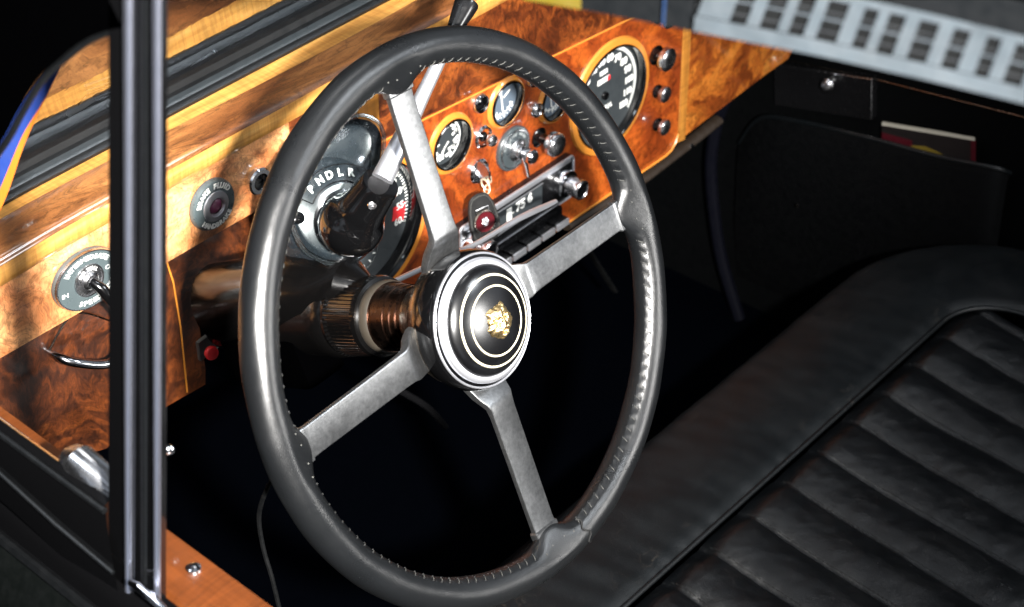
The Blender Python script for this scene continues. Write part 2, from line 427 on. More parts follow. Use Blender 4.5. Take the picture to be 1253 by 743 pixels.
# speedometer
g, m = gauge(SX, SZ, .0675, .0587, .0570, 'dial_black', 'speedometer', .005)
m = m @ M4.Translation((-.002, 0, 0)) @ M4.Diagonal((.895, .895, 1, 1))
b = B()
for i, n_ in enumerate(['30', '40', '50', '60', '70', '80', '90', '100', '110', '120']):
    a_ = R_(136-19.3*i); b.text(n_, m @ M4.Translation((.0475*cos(a_), .0475*sin(a_), 0)), .0125 if len(n_) < 3 else .0108, off=.0006)
b.text('M.P.H.', m @ M4.Translation((.004, -.018, 0)), .0085, off=.0003)
ticks(b, m, .0570, .0605, [R_(136-1.93*i) for i in range(91)], .0007)
ticks(b, m, .0606, .0614, [R_(136-.97*i) for i in range(181)], .0010)
b.build('numerals', 'print_white', g)
b = B(); b.box((-.002, .0215, 0), (.022, .0065, .0006), m); b.box((-.002, .0325, 0), (.014, .0055, .0006), m); b.build('odometer', 'print_white', g)
b = B(); b.box((.0075, .0215, .0005), (.0045, .0060, .0006), m); b.build('tenths_wheel', 'paint_red', g)
b = B(); b.lathe([(.0055, 0), (.005, .003), (0, .0035)], m, 24); b.build('needle_boss', 'black_gloss', g)
# tachometer
g, m = gauge(TX, TZ, .0810, .0710, .0670, 'dial_black', 'tachometer', .009)
def ta(v_): return R_(194-3.6*v_)
b = B()
for n_ in range(5, 65, 5):
    a_ = ta(n_); b.text(str(n_), m @ M4.Translation((.0535*cos(a_), .0535*sin(a_), 0)), .0105, off=.0003)
ticks(b, m, .0612, .0645, [ta(v_) for v_ in range(0, 61)], .0011)
ticks(b, m, .0596, .0645, [ta(v_) for v_ in range(0, 61, 5)], .0016)
b.build('numerals', 'print_white', g); b = B()
cm = m @ M4.Translation((0, -.030, 0))
ticks(b, cm, .0150, .0185, [R_(30*k) for k in range(12)], .0012)
b.build('clock_ticks', 'print_white', g)
b = B(); b.text('R.P.M.', m @ M4.Translation((0, .02, 0)), .009); b.build('lettering', 'print_white', g)
b = B(); b.lathe([(.0440, 0), (.0610, 0)], m @ M4.Translation((0, 0, .00005)), 16, arc=(ta(60)+.02, ta(54.5))); b.build('red_sector', 'paint_red', g)
b = B(); b.lathe([(.0200, .0002), (.0200, .0006), (.0206, .0002)], cm, 40); b.build('clock_ring', 'print_grey', g)
# temperature / oil gauge with two scales
g, m = gauge(-.061, .696, .0325, .0265, .0250, 'dial_black', 'oil_and_water_gauge', .006)
b = B()
for (px_, py_, w_, h_, an) in [(-.001, .017, .005, .008, 20), (-.011, .015, .009, .004, -50), (-.011, .008, .011, .0045, 80), (.0095, .014, .009, .0045, -35), (-.014, -.002, .013, .0022, 18), (.0145, .004, .009, .005, 20), (.0155, -.004, .008, .006, 25), (.000, -.0065, .013, .0025, 40), (-.0045, -.0125, .015, .0035, 55), (.0085, -.0105, .009, .0045, 0), (.003, -.0165, .006, .006, 10), (-.012, -.0155, .008, .0045, 70)]:
    b.box((0, 0, 0), (w_, h_*.55, .0004), m @ M4.Translation((px_, py_, 0)) @ M4.Rotation(R_(an), 4, 'Z'))
b.arctext('90 60 30', m, .0165, R_(150), R_(-19), .0075, .0004)
b.arctext('212 100', m, .0165, R_(215), R_(20), .0070, .0004, flip=True)
b.lathe([(.0205, 0), (.0222, 0)], m, 40, arc=(R_(-75), R_(100)))
b.build('numerals', 'print_white', g)
def small_gauge(x, z, nm, flip):
    g, m = gauge(x, z, .0280, .0236, .0224, 'dial_blue', nm, .004)
    b = B(); b.lathe([(.0140, 0), (.0152, 0)], m, 30, arc=(R_(-130), R_(-28)))
    b.box((-.001, .001, .0002), (.0016, .026, .0004), m @ M4.Rotation(R_(6), 4, 'Z'))
    b.box((-.002, .0085, .0002), (.0018, .011, .0004), m @ M4.Rotation(R_(-62), 4, 'Z'))
    ticks(b, m, .0125, .0175, [R_(a_) for a_ in (-130, -105, -80, -55, -28)], .0014)
    b.arctext('30-0-30' if not flip else 'E  FUEL F', m, .0178, R_(-128), R_(15), .0055, .0002, flip=True)
    b.build('scale', 'print_white', g)
    return g
small_gauge(.022, .704, 'ammeter', False)
small_gauge(.098, .674, 'fuel_gauge', True)

# ---- small fittings on the panel
def lamp(x, z, r, lens, y=.2995):
    m = dmat(x, z, y); b = B(); b.lathe([(r, 0), (r, .003), (r*.88, .0052), (r*.72, .0045), (r*.70, .001)], m, 32); o = b.build('warning_lamp', 'chrome', dash)
    b = B(); b.lathe([(r*.70, .001), (r*.66, .0035), (r*.4, .0052), (0, .0058)], m, 24); b.build('lens', lens, o)
lamp(-.017, .7215, .0105, 'black_gloss'); lamp(.066, .676, .0088, 'chrome_worn'); lamp(.062, .713, .0085, 'black_gloss')
def pull_knob(x, z, r, L, parts=('chrome', 'black_gloss'), y=.2995):
    m = dmat(x, z, y)
    b = B(); b.lathe([(r*.8, 0), (r*.85, .002), (r*.6, .004), (r*.45, .005), (r*.45, L*.55), (r*.7, L*.6)], m, 28); o = b.build('pull_knob', 'black_gloss', dash)
    b = B(); b.lathe([(r*.6, L*.58), (r*.95, L*.62), (r, L*.72), (r*.98, L*.92), (r*.85, L), (r*.5, L*1.05), (0, L*1.07)], m, 32); b.build('knob_cap', 'chrome_worn', o)
    return o
pull_knob(.270, .650, .0135, .020); pull_knob(.274, .603, .0095, .015); pull_knob(.277, .559, .0095, .014); pull_knob(.272, .700, .0125, .018)
pull_knob(.072, .640, .0130, .028)
pull_knob(-.014, .682, .0062, .016)
m = dmat(-.014, .682, .2995); b = B(); b.lathe([(.0125, 0), (.0125, .002), (.0108, .004), (.009, .0035), (.0085, .0015)], m, 32); b.build('knob_collar', 'chrome', dash)
# light switch
m = dmat(.0305, .647, .2995)
b = B(); b.lathe([(.0245, 0), (.0245, .003), (.0232, .0045), (0, .0045)], m, 56); sw = b.build('light_switch', 'plate_black', dash)
b = B(); b.lathe([(.0215, .0046), (.0212, .0053), (.0204, .0053), (.0202, .0046)], m, 56); b.lathe([(.012, .0045), (.012, .008), (.010, .0095), (.007, .010), (.007, .014), (.0055, .0145)], m, 32)
b.build('switch_boss', 'chrome_worn', sw)
b = B(); b.lathe([(.0048, .013), (.0052, .020), (.0075, .023), (.0078, .028), (.006, .0305), (0, .031)], m, 28); b.build('knob_cap', 'chrome', sw)
b = B(); b.tube([m @ V((.001, -.004, .012)), m @ V((.006, -.018, .013)), m @ V((.010, -.034, .013))], [.0040, .0032, .0022], 10, flat=.6); b.build('switch_lever', 'chrome', sw)
b = B(); b.text('S', m @ M4.Translation((-.008, .011, .0047)), .006); b.arctext('OFF SIDE HEAD', m @ M4.Translation((0, 0, .0047)), .0165, R_(160), R_(-11), .0042); b.build('lettering', 'print_grey', sw)
# ignition lock
m = dmat(-.0225, .646, .2995)
b = B(); b.lathe([(.0135, 0), (.0135, .003), (.012, .005), (.0105, .0042), (.0100, .0025), (0, .0025)], m, 40); ig = b.build('ignition_lock', 'chrome', dash)
b = B(); b.lathe([(.0085, .0026), (.008, .0045), (0, .005)], m, 24); b.box((0, 0, .005), (.002, .010, .0012), m); b.build('lock_barrel', 'chrome_worn', ig)

# brake fluid warning lamp
m = dmat(-.3605, .7795, .3000)
b = B(); b.lathe([(.0240, 0), (.0240, .0025), (.0225, .0050), (.0150, .0062), (.0140, .0062)], m, 64); bl = b.build('brake_warning_lamp', 'plate_grey', dash)
b = B(); b.lathe([(.0142, .0060), (.0138, .0072), (.0088, .0085), (.0078, .0070), (.0072, .005)], m, 48); b.build('bezel', 'silver_band', bl)
b = B(); b.lathe([(.0078, .006), (.006, .0085), (.003, .0098), (0, .0102)], m, 32); b.build('lens', 'lamp_purple', bl)
b = B()
lm = m @ M4.Translation((0, 0, .0062))
b.arctext('BRAKE FLUID', lm, .0188, R_(158), R_(-12.2), .0068, .0003); b.arctext('HANDBRAKE', lm, .0188, R_(-140), R_(12.4), .0062, .0003, flip=True)
b.build('lettering', 'print_white', bl)
# chrome ringed switch
m = dmat(-.3065, .7765, .3)
b = B(); b.lathe([(.0128, 0), (.0128, .0035), (.0115, .0052), (.0080, .0052), (.0070, .002)], m, 40); o = b.build('push_switch', 'chrome', dash)
b = B(); b.lathe([(.0070, .001), (.0065, .004), (.0030, .0045), (.0028, .003), (0, .003)], m, 28); b.build('button', 'black_gloss', o)

# heater / gearbox control plate (big oval with lever)
m = dmat(-.4975, .7775, .3005) @ M4.Rotation(R_(-8), 4, 'Z')
ell = lambda r_, e_=1.18: None
def lathe_ell(prof, m, ex, seg=64):
    b = B(); b.lathe(prof, m @ M4.Diagonal((ex, 1, 1, 1)), seg); return b
o = lathe_ell([(.0270, 0), (.0270, .003), (.0255, .0052), (.0, .0052)], m, 1.25).build('selector_plate', 'plate_grey', dash)
lathe_ell([(.0268, .0035), (.0262, .0055), (.0252, .0056), (.0250, .0045)], m, 1.25).build('rim', 'chrome_worn', o)
b = B(); b.lathe([(.0150, .0052), (.0145, .0065), (.0135, .0065), (.0132, .0056), (.0085, .0056), (.0080, .008), (.0060, .0095), (0, .0095)], m, 48); b.build('boss', 'chrome_worn', o)
b = B(); lm = m @ M4.Diagonal((1.25, 1, 1, 1)) @ M4.Translation((0, 0, .0054))
b.arctext('INTERMEDIATE', lm, .0205, R_(150), R_(-9.6), .0056, .0002)
b.arctext('SPEED', lm, .0208, R_(-110), R_(10.5), .0056, .0002, flip=True); b.arctext('HOLD', lm, .0208, R_(-48), R_(11), .0060, .0002, flip=True)
b.text('IN', lm @ M4.Translation((-.0195, -.006, 0)), .0055); b.text('OUT', lm @ M4.Translation((.019, .005, 0)), .0055)
b.arctext('FOR HILL', m @ M4.Translation((0, 0, .0066)), .0108, R_(150), R_(-14), .0042, .0001)
b.build('lettering', 'print_white', o)
b = B(); b.tube([m @ V((0, 0, .008)), m @ V((.004, -.005, .016)), m @ V((.010, -.018, .022)), m @ V((.0155, -.030, .024)), m @ V((.0175, -.035, .024))], [.0042, .0050, .0046, .0028, .0020], 14); b.build('lever', 'black_gloss', o)
b = B(); b.tube([m @ V((.0155, -.030, .024)), m @ V((.020, -.040, .024))], [.0024, .0030], 12); c_ = m @ V((.0215, -.043, .024))
b.lathe([(0, -.0055), (.004, -.004), (.0055, 0), (.004, .004), (0, .0055)], M4.Translation(c_), 20); b.build('lever_tip', 'chrome', o)

# chrome grab handle on the lower panel
A_, Z_ = PY(62, 436, .326), PY(150, 392, .326)
pts = smooth_path([A_+V((0, .004, .004)), A_+V((.003, -.006, .001)), A_+V((.012, -.016, -.006)), (A_+Z_)/2+V((.002, -.024, -.016)), Z_+V((-.012, -.018, -.006)), Z_+V((0, .004, .004))], 8)
hd = B().tube(pts, [.0012+.0030*min(1, min(i, len(pts)-1-i)/10) for i in range(len(pts))], 14).build('handle', 'chrome', dash)
b = B(); b.tube(smooth_path([A_+V((0, .002, .004)), A_+V((.030, .001, .026)), Z_+V((-.012, .001, .006))], 8), .0008, 8); b.build('handle_recess', 'nickel_dark', hd)

# ---- radio
RX, RZ, RW, RH = .0300, .5735, .181, .052
m = dmat(RX, RZ, .2995)
b = B()
def rrect(w, h, r, n=5):
    o = []
    for cx, cy, a0 in ((w/2-r, h/2-r, 0), (-w/2+r, h/2-r, pi/2), (-w/2+r, -h/2+r, pi), (w/2-r, -h/2+r, 1.5*pi)):
        for i in range(n+1): o.append((cx+r*cos(a0+pi/2*i/n), cy+r*sin(a0+pi/2*i/n)))
    return o
b.prism(rrect(RW, RH, .005), .008, m, .0015); rad = b.build('radio', 'black_plastic', dash)
b = B()
pr = [m @ V((x_, y_, .0085)) for x_, y_ in rrect(RW-.002, RH-.002, .005)]
b.tube(pr, .0016, 8, closed=True, upv=(0, -1, 0)); b.box((0, RH/2-.004, .0088), (RW-.012, .0045, .002), m, .0006); b.build('trim_frame', 'silver_band', rad)
b = B(); b.box((-.012, .002, .0082), (.100, .026, .001), m); b.build('dial_window', 'dial_black', rad)
b = B(); mm = m @ M4.Translation((0, 0, .0090))
b.box((-.0150, .0030, .0), (.0075, .0165, .0006), mm)
b.text('75', mm @ M4.Translation((.003, .006, 0)), .0150, off=.0005); b.text('6', mm @ M4.Translation((.0180, .007, 0)), .0150, off=.0005)
b.text('10', mm @ M4.Translation((-.040, .001, 0)), .0125, off=.0004)
b.box((.004, .003, 0), (.003, .0008, .0004), mm); b.box((-.009, .003, 0), (.003, .0008, .0004), mm)
b.build('dial_numerals', 'print_white', rad)
b = B(); b.box((-.010, -.012, .0092), (.098, .0012, .001), m); b.box((-.010, .0155, .0092), (.098, .0008, .001), m); b.build('dial_trim', 'silver_band', rad)
for kx in (.071, -.074):
    km = m @ M4.Translation((kx, .001, .008))
    b = B(); b.lathe([(.0150, 0), (.0155, .004), (.0150, .009), (.0120, .010)], km, 36); kn = b.build('tuning_knob', 'chrome', rad)
    b = B(); b.lathe([(.0105, .008), (.0105, .020), (.0112, .021), (.0112, .0275), (.0095, .0285), (.0080, .0275)], km, 36); b.build('knob_barrel', 'chrome_worn', kn)
    b = B(); b.lathe([(.0080, .0272), (0, .0268)], km, 28); b.build('knob_inset', 'black_plastic', kn)
b = B(); b.box((.0, -RH/2-.006, .008), (.128, .016, .014), m, .002); b.build('key_block', 'black_plastic', rad)
for i in range(5):
    kx = -.046+.0232*i
    b = B(); b.box((kx, -RH/2-.0065, .022), (.0200, .0085, .013), m, .0015); pb = b.build('push_button', 'black_plastic', rad)
    b = B(); b.box((kx, -RH/2-.0065, .0290), (.0200, .0075, .0030), m, .001); b.build('button_face', 'silver_band', pb)

# shelf rail and strut under the dash
b = B(); b.tube([(.16, .335, .468), (.30, .333, .462), (.40, .333, .468), (.45, .335, .470)], .0085, 12, flat=.7); o = tag(b.build('shelf_rail', 'strut_brown'), 'narrow brown rail running just under the passenger end of the dashboard', 'shelf rail')
b = B(); b.lathe([(.003, 0), (.0025, .0015), (0, .002)], frame((.385, .3255, .468), (0, -1, .2)), 16); b.build('screw', 'chrome', o)
a_, c_ = PY(716, 300, .40), PY(752, 356, .40)
b = B(); b.tube([a_, c_], .0055, 8, flat=.5); tag(b.build('support_strut', 'cable_black'), 'short dark grey strut in the dark footwell behind the right spoke', 'strut')

# red button on grey bracket
c_ = PY(257, 431, .27)
rb = thing('starter_button', 'small red button on a grey bracket under the driver side of the dash', 'push button', c_)
b = B(); b.lathe([(.0058, 0), (.0066, .003), (.0055, .0055), (0, .007)], frame(c_, (-.2, -1, .25)), 24); b.build('button', 'paint_red', rb)
b = B(); b.box((0, 0, 0), (.050, .004, .020), frame(c_+V((.018, .010, .001)), (0, 0, 1), (1, .1, .0)), .001); b.build('bracket', 'bracket_grey', rb)

# ================================================================== WINDSCREEN
LEAN = R_(42)
ws = thing('windscreen', 'sloping windscreen glass mirroring the walnut dash top, in a black rubber seal', 'windscreen', (0, .37, .85))
gd = V((0, -sin(LEAN), cos(LEAN)))
gx = [-.64+1.26*i/40 for i in range(41)]
def gb(x, t): return V((x, .372+fwd(x), .852))+gd*t
b = B(); b.strip([[gb(x, -.01) for x in gx], [gb(x, .55) for x in gx]], None); b.build('glass', 'glass_windscreen', ws)
def seal_rows(prof): return [[(x, y+fwd(x), z) for x in xs()] for y, z in prof]
b = B(); b.strip(seal_rows([(.3495, .843), (.3490, .846), (.3510, .8485), (.354, .8495)]), None)
b.strip(seal_rows([(.3595, .8530), (.363, .8545), (.3650, .8600), (.3665, .8640), (.370, .865)]), None); b.build('seal', 'rubber', ws)
b = B(); b.strip(seal_rows([(.354, .8495), (.3555, .8512), (.3580, .8522), (.3595, .8530)]), None); b.build('seal_lip', 'seal_grey', ws)
# wipers lying outside the glass
def on_glass(px, py, off=.012):
    n = V((0, -cos(LEAN), -sin(LEAN))); base = V((0, .372, .852))-n*off
    return hit((px, py), n, n.dot(base))
for (q0, q1, lab) in (((206, 101), (262, 63), 'thin chrome wiper arm lying outside the glass between pillar and wheel'), ((104, 105), (140, 92), 'short bright wiper arm tip seen through the quarter light')):
    a_, c_ = on_glass(*q0), on_glass(*q1)
    w = thing('windscreen_wiper', lab, 'wiper', a_)
    b = B(); b.tube([a_, c_], [.0012, .0008], 8); b.build('arm', 'silver_band', w)
    b = B(); b.lathe([(0, -.003), (.0026, -.001), (.0026, .002), (0, .003)], frame(c_, (0, -1, -.6)), 16); b.build('pivot', 'chrome', w)
    d = (c_-a_)
    b = B()
    for k in range(5): b.tube([a_+V((.0, -.001, -.004-.0028*k)), a_+d*.95+V((.012, 0, -.006-.003*k))], .0004, 6)
    b.build('blade', 'silver_band', w)
q = [(81, 141), (83, 131), (95, 127), (96, 130), (104, 118), (112, 117), (116, 124), (100, 135), (84, 143)]
b = B(); vs = [b.bm.verts.new(on_glass(*p, .002)) for p in q]; b._f(vs)
tag(b.build('licence_disc', 'sticker'), 'small pale grey notched label on the windscreen seen through the quarter light', 'sticker')

# reflection by the screen pillar, modelled as a blue band with orange edge
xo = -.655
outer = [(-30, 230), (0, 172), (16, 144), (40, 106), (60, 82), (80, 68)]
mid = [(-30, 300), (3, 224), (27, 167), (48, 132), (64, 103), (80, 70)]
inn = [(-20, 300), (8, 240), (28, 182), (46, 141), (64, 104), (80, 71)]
th_ = thing('pillar_reflection', 'curved blue reflection edged in orange, modelled as a band inside the quarter light opening', 'reflection', PX(20, 180, xo))
b = B(); b.strip([smooth_path([PX(*p, xo) for p in outer], 6), smooth_path([PX(*p, xo) for p in mid], 6)], None); b.build('blue_reflection', 'reflected_blue', th_)
b = B(); b.strip([smooth_path([PX(*p, xo) for p in mid], 6), smooth_path([PX(*p, xo) for p in inn], 6)], None); b.build('orange_reflection', 'reflected_orange', th_)

# ================================================================== DRIVER DOOR with quarter light
dd = thing('driver_door', 'black driver door with walnut top rail, quarter light and chrome lined pillar', 'car door', (-.70, -.1, .2))
XD = -.750
# black surround of the quarter light: big plate with curved cut-out
curve = [(-60, 262), (0, 176), (20, 140), (44, 100), (71, 73), (101, 50), (130, 38), (150, 34)]
cv = smooth_path([PX(*p, XD) for p in curve], 6)
b = B(); out_ = [p+V((0, .25+.0*i, .12)) for i, p in enumerate(cv)]
b.strip([cv, [p+V((.012, .010, .012)) for p in cv]], None)
b.strip([cv, [V((XD, p.y+.10, p.z+.16)) for p in cv]], None); b.strip([[V((XD, p.y+.10, p.z+.16)) for p in cv], [V((XD, p.y+.5, p.z+.3)) for p in cv]], None)
b.build('quarter_light_surround', 'black_matte', dd)
b = B(); b.tube([p+V((.002, -.001, -.001)) for p in cv], .0020, 10); b.build('quarter_light_seal', 'rubber', dd)
# divider pillar
def pil(px, yb=735, yt=-60, off=0):
    a_, c_ = PX(px, yb, XD), PX(px, yt, XD); return a_+V((off, 0, 0)), c_+V((off, 0, 0))
def bar(b, p0, p1, d, mat_off=0):
    (a0, a1), (c0, c1) = pil(p0), pil(p1)
    ex = V((d, 0, 0)); pts = [a0, c0, c0+ex, a0+ex, a1, c1, c1+ex, a1+ex]
    vs = [b.bm.verts.new(p) for p in pts]
    for f in ((0, 1, 2, 3), (4, 7, 6, 5), (0, 4, 5, 1), (1, 5, 6, 2), (2, 6, 7, 3), (3, 7, 4, 0)): b._f([vs[i] for i in f])
b = B(); bar(b, 133, 197, .004); b.build('divider_pillar', 'black_gloss', dd)
for c0, w in ((158.5, .0028), (194.0, .0026)):
    a_, c_ = pil(c0); b = B(); b.tube([a_+V((-.001, 0, 0)), c_+V((-.001, 0, 0))], w, 12, flat=.6, upv=(1, 0, 0)); b.build('chrome_strip', 'pillar_chrome', dd)
a_, c_ = pil(176); b = B(); b.tube([a_+V((.001, 0, 0)), c_+V((.001, 0, 0))], .0040, 10, flat=.4, upv=(1, 0, 0)); b.build('window_channel', 'rubber', dd)
# wooden rail
y0, y1 = .30, -.45
zt = .856
r1, r2 = PZ(200, 640, zt), PZ(340, 743, zt)
def inner(y): return r1.x+(r2.x-r1.x)*(y-r1.y)/(r2.y-r1.y)
rows = []
for dx, dz in ((-.055, -.012), (-.047, -.003), (-.044, 0), (-.006, 0), (-.002, -.001), (0, -.004), (0, -.03)):
    rows.append([(inner(y)+dx*.82, y, zt+dz) for y in (y0, .2, .1, 0, -.1, -.2, -.3, y1)])
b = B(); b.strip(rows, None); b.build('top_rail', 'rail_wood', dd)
c_ = PZ(237, 697, zt); b = B(); b.lathe([(.0052, 0), (.0048, .0018), (.003, .003), (0, .0034)], M4.Translation(c_), 24); b.build('screw', 'chrome', dd)
# black ledges and skin, outside the rail
def yline(q0, q1, x): return PX(*q0, x), PX(*q1, x)
def ledge(name, prof, mat):
    """prof: (x, z) at y=0; runs along y, following the rail's slight taper"""
    b = B(); sl = (r2.x-r1.x)/(r2.y-r1.y)
    b.strip([[(x_+sl*y, y, z_) for y in (.42, .3, .2, .1, 0, -.1, -.2, -.3, y1)] for x_, z_ in prof], None); return b.build(name, mat, dd)
ledge('window_ledge', [(-.733, .850), (-.738, .8535), (-.746, .853), (-.752, .848), (-.756, .838), (-.759, .826)], 'black_gloss')
ledge('waist_trim', [(-.7585, .8265), (-.7620, .8270), (-.7640, .8235), (-.7620, .8200), (-.7585, .8195)], 'rubber')
ledge('outer_skin', [(-.759, .8215), (-.766, .812), (-.778, .79), (-.790, .74), (-.798, .66), (-.80, .5), (-.79, .2)], 'paint_black')
ledge('door_inner', [(-.699, .83), (-.699, .7), (-.70, .2)], 'door_card')
# lower frame of the quarter light, left of the pillar
t0, t1 = [(-60, 472), (0, 514), (70, 564), (136, 611)], [(-60, 530), (0, 577), (70, 641), (140, 700)]
T0 = [PX(*q, XD+.006) for q in t0]; T1 = [PX(*q, XD-.004) for q in t1]
b = B(); b.strip([[p+V((.008, 0, -.012)) for p in T0], [p+V((.003, 0, -.002)) for p in T0], T0, [p+V((-.005, 0, -.001)) for p in T0], [p*.7+q*.3+V((-.004, 0, 0)) for p, q in zip(T0, T1)], [p*.3+q*.7+V((-.002, 0, 0)) for p, q in zip(T0, T1)], T1, [p+V((.0, 0, -.03)) for p in T1]], None); b.build('quarter_light_base', 'black_gloss', dd)
b = B(); b.tube([p*.9+q*.1+V((-.005, 0, 0)) for p, q in zip(T0, T1)], .0022, 8); b.build('base_seal', 'rubber', dd)
b = B(); b.tube([p+V((-.001, 0, 0)) for p in T1], .0016, 8); b.build('base_trim', 'rubber', dd)
# quarter light catch
c_ = PX(112, 583, -.735)
b = B(); b.tube([c_+V((0, .022, .004)), c_+V((0, .010, .006)), c_+V((0, -.012, .002)), c_+V((0, -.026, -.004))], [.006, .0115, .0105, .004], 18); b.lathe([(.012, -.01), (.0125, 0), (.009, .006), (0, .008)], frame(c_+V((0, .018, .0)), (-.6, .5, .4)), 24); b.build('quarter_light_catch', 'chrome_worn', dd)
c_ = PX(207, 551, -.68); b = B(); b.tube([c_+V((0, .024, .0)), c_+V((0, .006, .002))], .0026, 10); b.lathe([(0, -.004), (.0034, -.002), (.0036, .001), (0, .0045)], frame(c_, (-.3, -1, .1)), 16); b.build('lock_knob', 'chrome', dd)
# sill foot chrome of the pillar
a_ = PX(178, 722, XD-.004); b = B(); b.tube([PX(160, 713, XD-.006), PX(172, 719, XD-.008), PX(186, 731, XD-.008), PX(205, 750, XD-.008)], [.0022, .0034, .0030, .0020], 12); b.build('pillar_foot', 'chrome', dd)

# ---- top rail of the window opening, its reflections modelled as coloured strips
XT = -.62
def tp(px, py, dx=0): return PX(px, py, XT+dx)
wt = thing('window_head_rail', 'dark window head rail across the top right corner carrying a blurred pale grid reflection built as strips', 'window rail', tp(900, 20))
lo = [(560, -24), (640, 0), (720, 13), (846, 38), (1000, 68), (1130, 97), (1253, 127), (1330, 146)]
hi = [(560, -160), (640, -135), (720, -120), (846, -95), (1000, -60), (1130, -30), (1253, 2), (1330, 20)]
def seg_(L, t0, t1, n=10):
    def at(x):
        for (xa, ya), (xb, yb) in zip(L, L[1:]):
            if xa <= x <= xb or xb == L[-1][0]: return ya+(yb-ya)*(x-xa)/(xb-xa)
    return [(t0+(t1-t0)*i/n, at(t0+(t1-t0)*i/n)) for i in range(n+1)]
b = B(); b.strip([[tp(*q, .003) for q in seg_(lo, 560, 1470, 28)], [tp(*q, .003) for q in seg_(hi, 560, 1470, 28)]], None); b.build('rail_face', 'frame_slate', wt)
b = B(); b.strip([[tp(*q, 0) for q in seg_(lo, 640, 711)], [tp(q[0], q[1]-40, 0) for q in seg_(lo, 640, 711)]], None); b.build('yellow_reflection', 'reflected_yellow', wt)
b = B(); b.strip([[tp(*q, 0) for q in seg_(lo, 810, 813)], [tp(q[0]+3, q[1]-50, 0) for q in seg_(lo, 810, 813)]], None); b.build('reflected_line', 'reflected_line', wt)
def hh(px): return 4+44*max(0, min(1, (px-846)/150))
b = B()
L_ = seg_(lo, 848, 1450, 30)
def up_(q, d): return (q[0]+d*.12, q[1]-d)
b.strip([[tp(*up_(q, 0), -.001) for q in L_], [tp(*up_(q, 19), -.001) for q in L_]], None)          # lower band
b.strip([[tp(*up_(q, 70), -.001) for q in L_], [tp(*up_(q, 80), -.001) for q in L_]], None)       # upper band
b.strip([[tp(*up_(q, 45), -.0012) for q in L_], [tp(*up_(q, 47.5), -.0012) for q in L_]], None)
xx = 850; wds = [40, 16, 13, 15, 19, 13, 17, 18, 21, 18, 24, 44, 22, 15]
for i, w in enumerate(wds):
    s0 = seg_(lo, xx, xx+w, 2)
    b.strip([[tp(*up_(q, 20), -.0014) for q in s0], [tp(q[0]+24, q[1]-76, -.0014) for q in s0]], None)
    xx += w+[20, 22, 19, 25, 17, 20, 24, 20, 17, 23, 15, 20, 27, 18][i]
b.build('lattice_reflection', 'reflected_slats', wt)
b = B(); b.strip([[tp(*up_(q, 2), .001) for q in L_], [tp(*up_(q, 79), .001) for q in L_]], None); b.build('reflection_backing', 'reflection_back', wt)
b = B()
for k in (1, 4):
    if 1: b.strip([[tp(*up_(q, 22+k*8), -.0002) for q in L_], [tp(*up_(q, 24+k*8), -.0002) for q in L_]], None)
b.build('louvre_reflection', 'reflected_louvre', wt)

# ================================================================== STEERING WHEEL
WC = V((-.36, 0, .80)); NV = V((.0399574, -.92032542, .38910735)).normalized()
E1 = V((.99905883, .04337573, 0)); E1 = (E1-NV*E1.dot(NV)).normalized(); E2 = NV.cross(E1)
WM = M4((E1, E2, NV)).transposed().to_4x4(); WM.translation = WC
sw = thing('steering_wheel', 'large four spoke steering wheel with black hand stitched leather rim', 'steering wheel', WC)
RR, TR = .210, .0138
SA = [R_(87), R_(-1.5), R_(-91.5), R_(179.5)]
def adiff(a, b_):
    d = (a-b_+pi) % (2*pi)-pi; return d
NS = 132     # stitches round the rim
b = B(); seg, rs = 1320, 44; rings = []
PS = pi-.55   # seam sits on the inside of the rim, a little towards the front
for i in range(seg):
    a_ = 2*pi*i/seg
    web = sum(math.exp(-(abs(adiff(a_, s_))/.090)**2.6) for s_ in SA)
    ring = []
    for k in range(rs):
        ps = 2*pi*k/rs     # 0 = outwards, pi = inwards, pi/2 = front
        rad_ = TR
        d = adiff(ps, PS)
        scal = (.5+.5*cos(a_*NS))*max(0, 1-1.6*web); wf = max(0, 1-web*1.1)
        rad_ += wf*(.0006*math.exp(-(d/.17)**2)*(.55+.3*scal) - .0012*math.exp(-((d+.0)/.045)**2)*(1-.5*scal))
        rad_ += .0006*NZ.noise(V((cos(a_)*6, sin(a_)*6, ps*.8)))
        inn_ = max(0, -cos(ps))
        x_ = RR+rad_*cos(ps)*(1.0)-web*.0110*inn_**1.6
        z_ = rad_*sin(ps)*(1-.38*web*inn_)
        ring.append(b.bm.verts.new(WM @ V((x_*cos(a_), x_*sin(a_), z_))))
    rings.append(ring)
for i in range(seg):
    a1, a2 = rings[i], rings[(i+1) % seg]
    for k in range(rs): b._f([a1[k], a2[k], a2[(k+1) % rs], a1[(k+1) % rs]], True)
rim = b.build('rim', 'leather_rim', sw, sharp=0)
def rimpt(a_, ps, r_=TR+.0004):
    web = sum(math.exp(-(abs(adiff(a_, s_))/.090)**2.6) for s_ in SA); inn_ = max(0, -cos(ps))
    x_ = RR+r_*cos(ps)-web*.0110*inn_**1.6; z_ = r_*sin(ps)*(1-.38*web*inn_)
    return WM @ V((x_*cos(a_), x_*sin(a_), z_))
runs = [(B(), B()) for _ in range(4)]
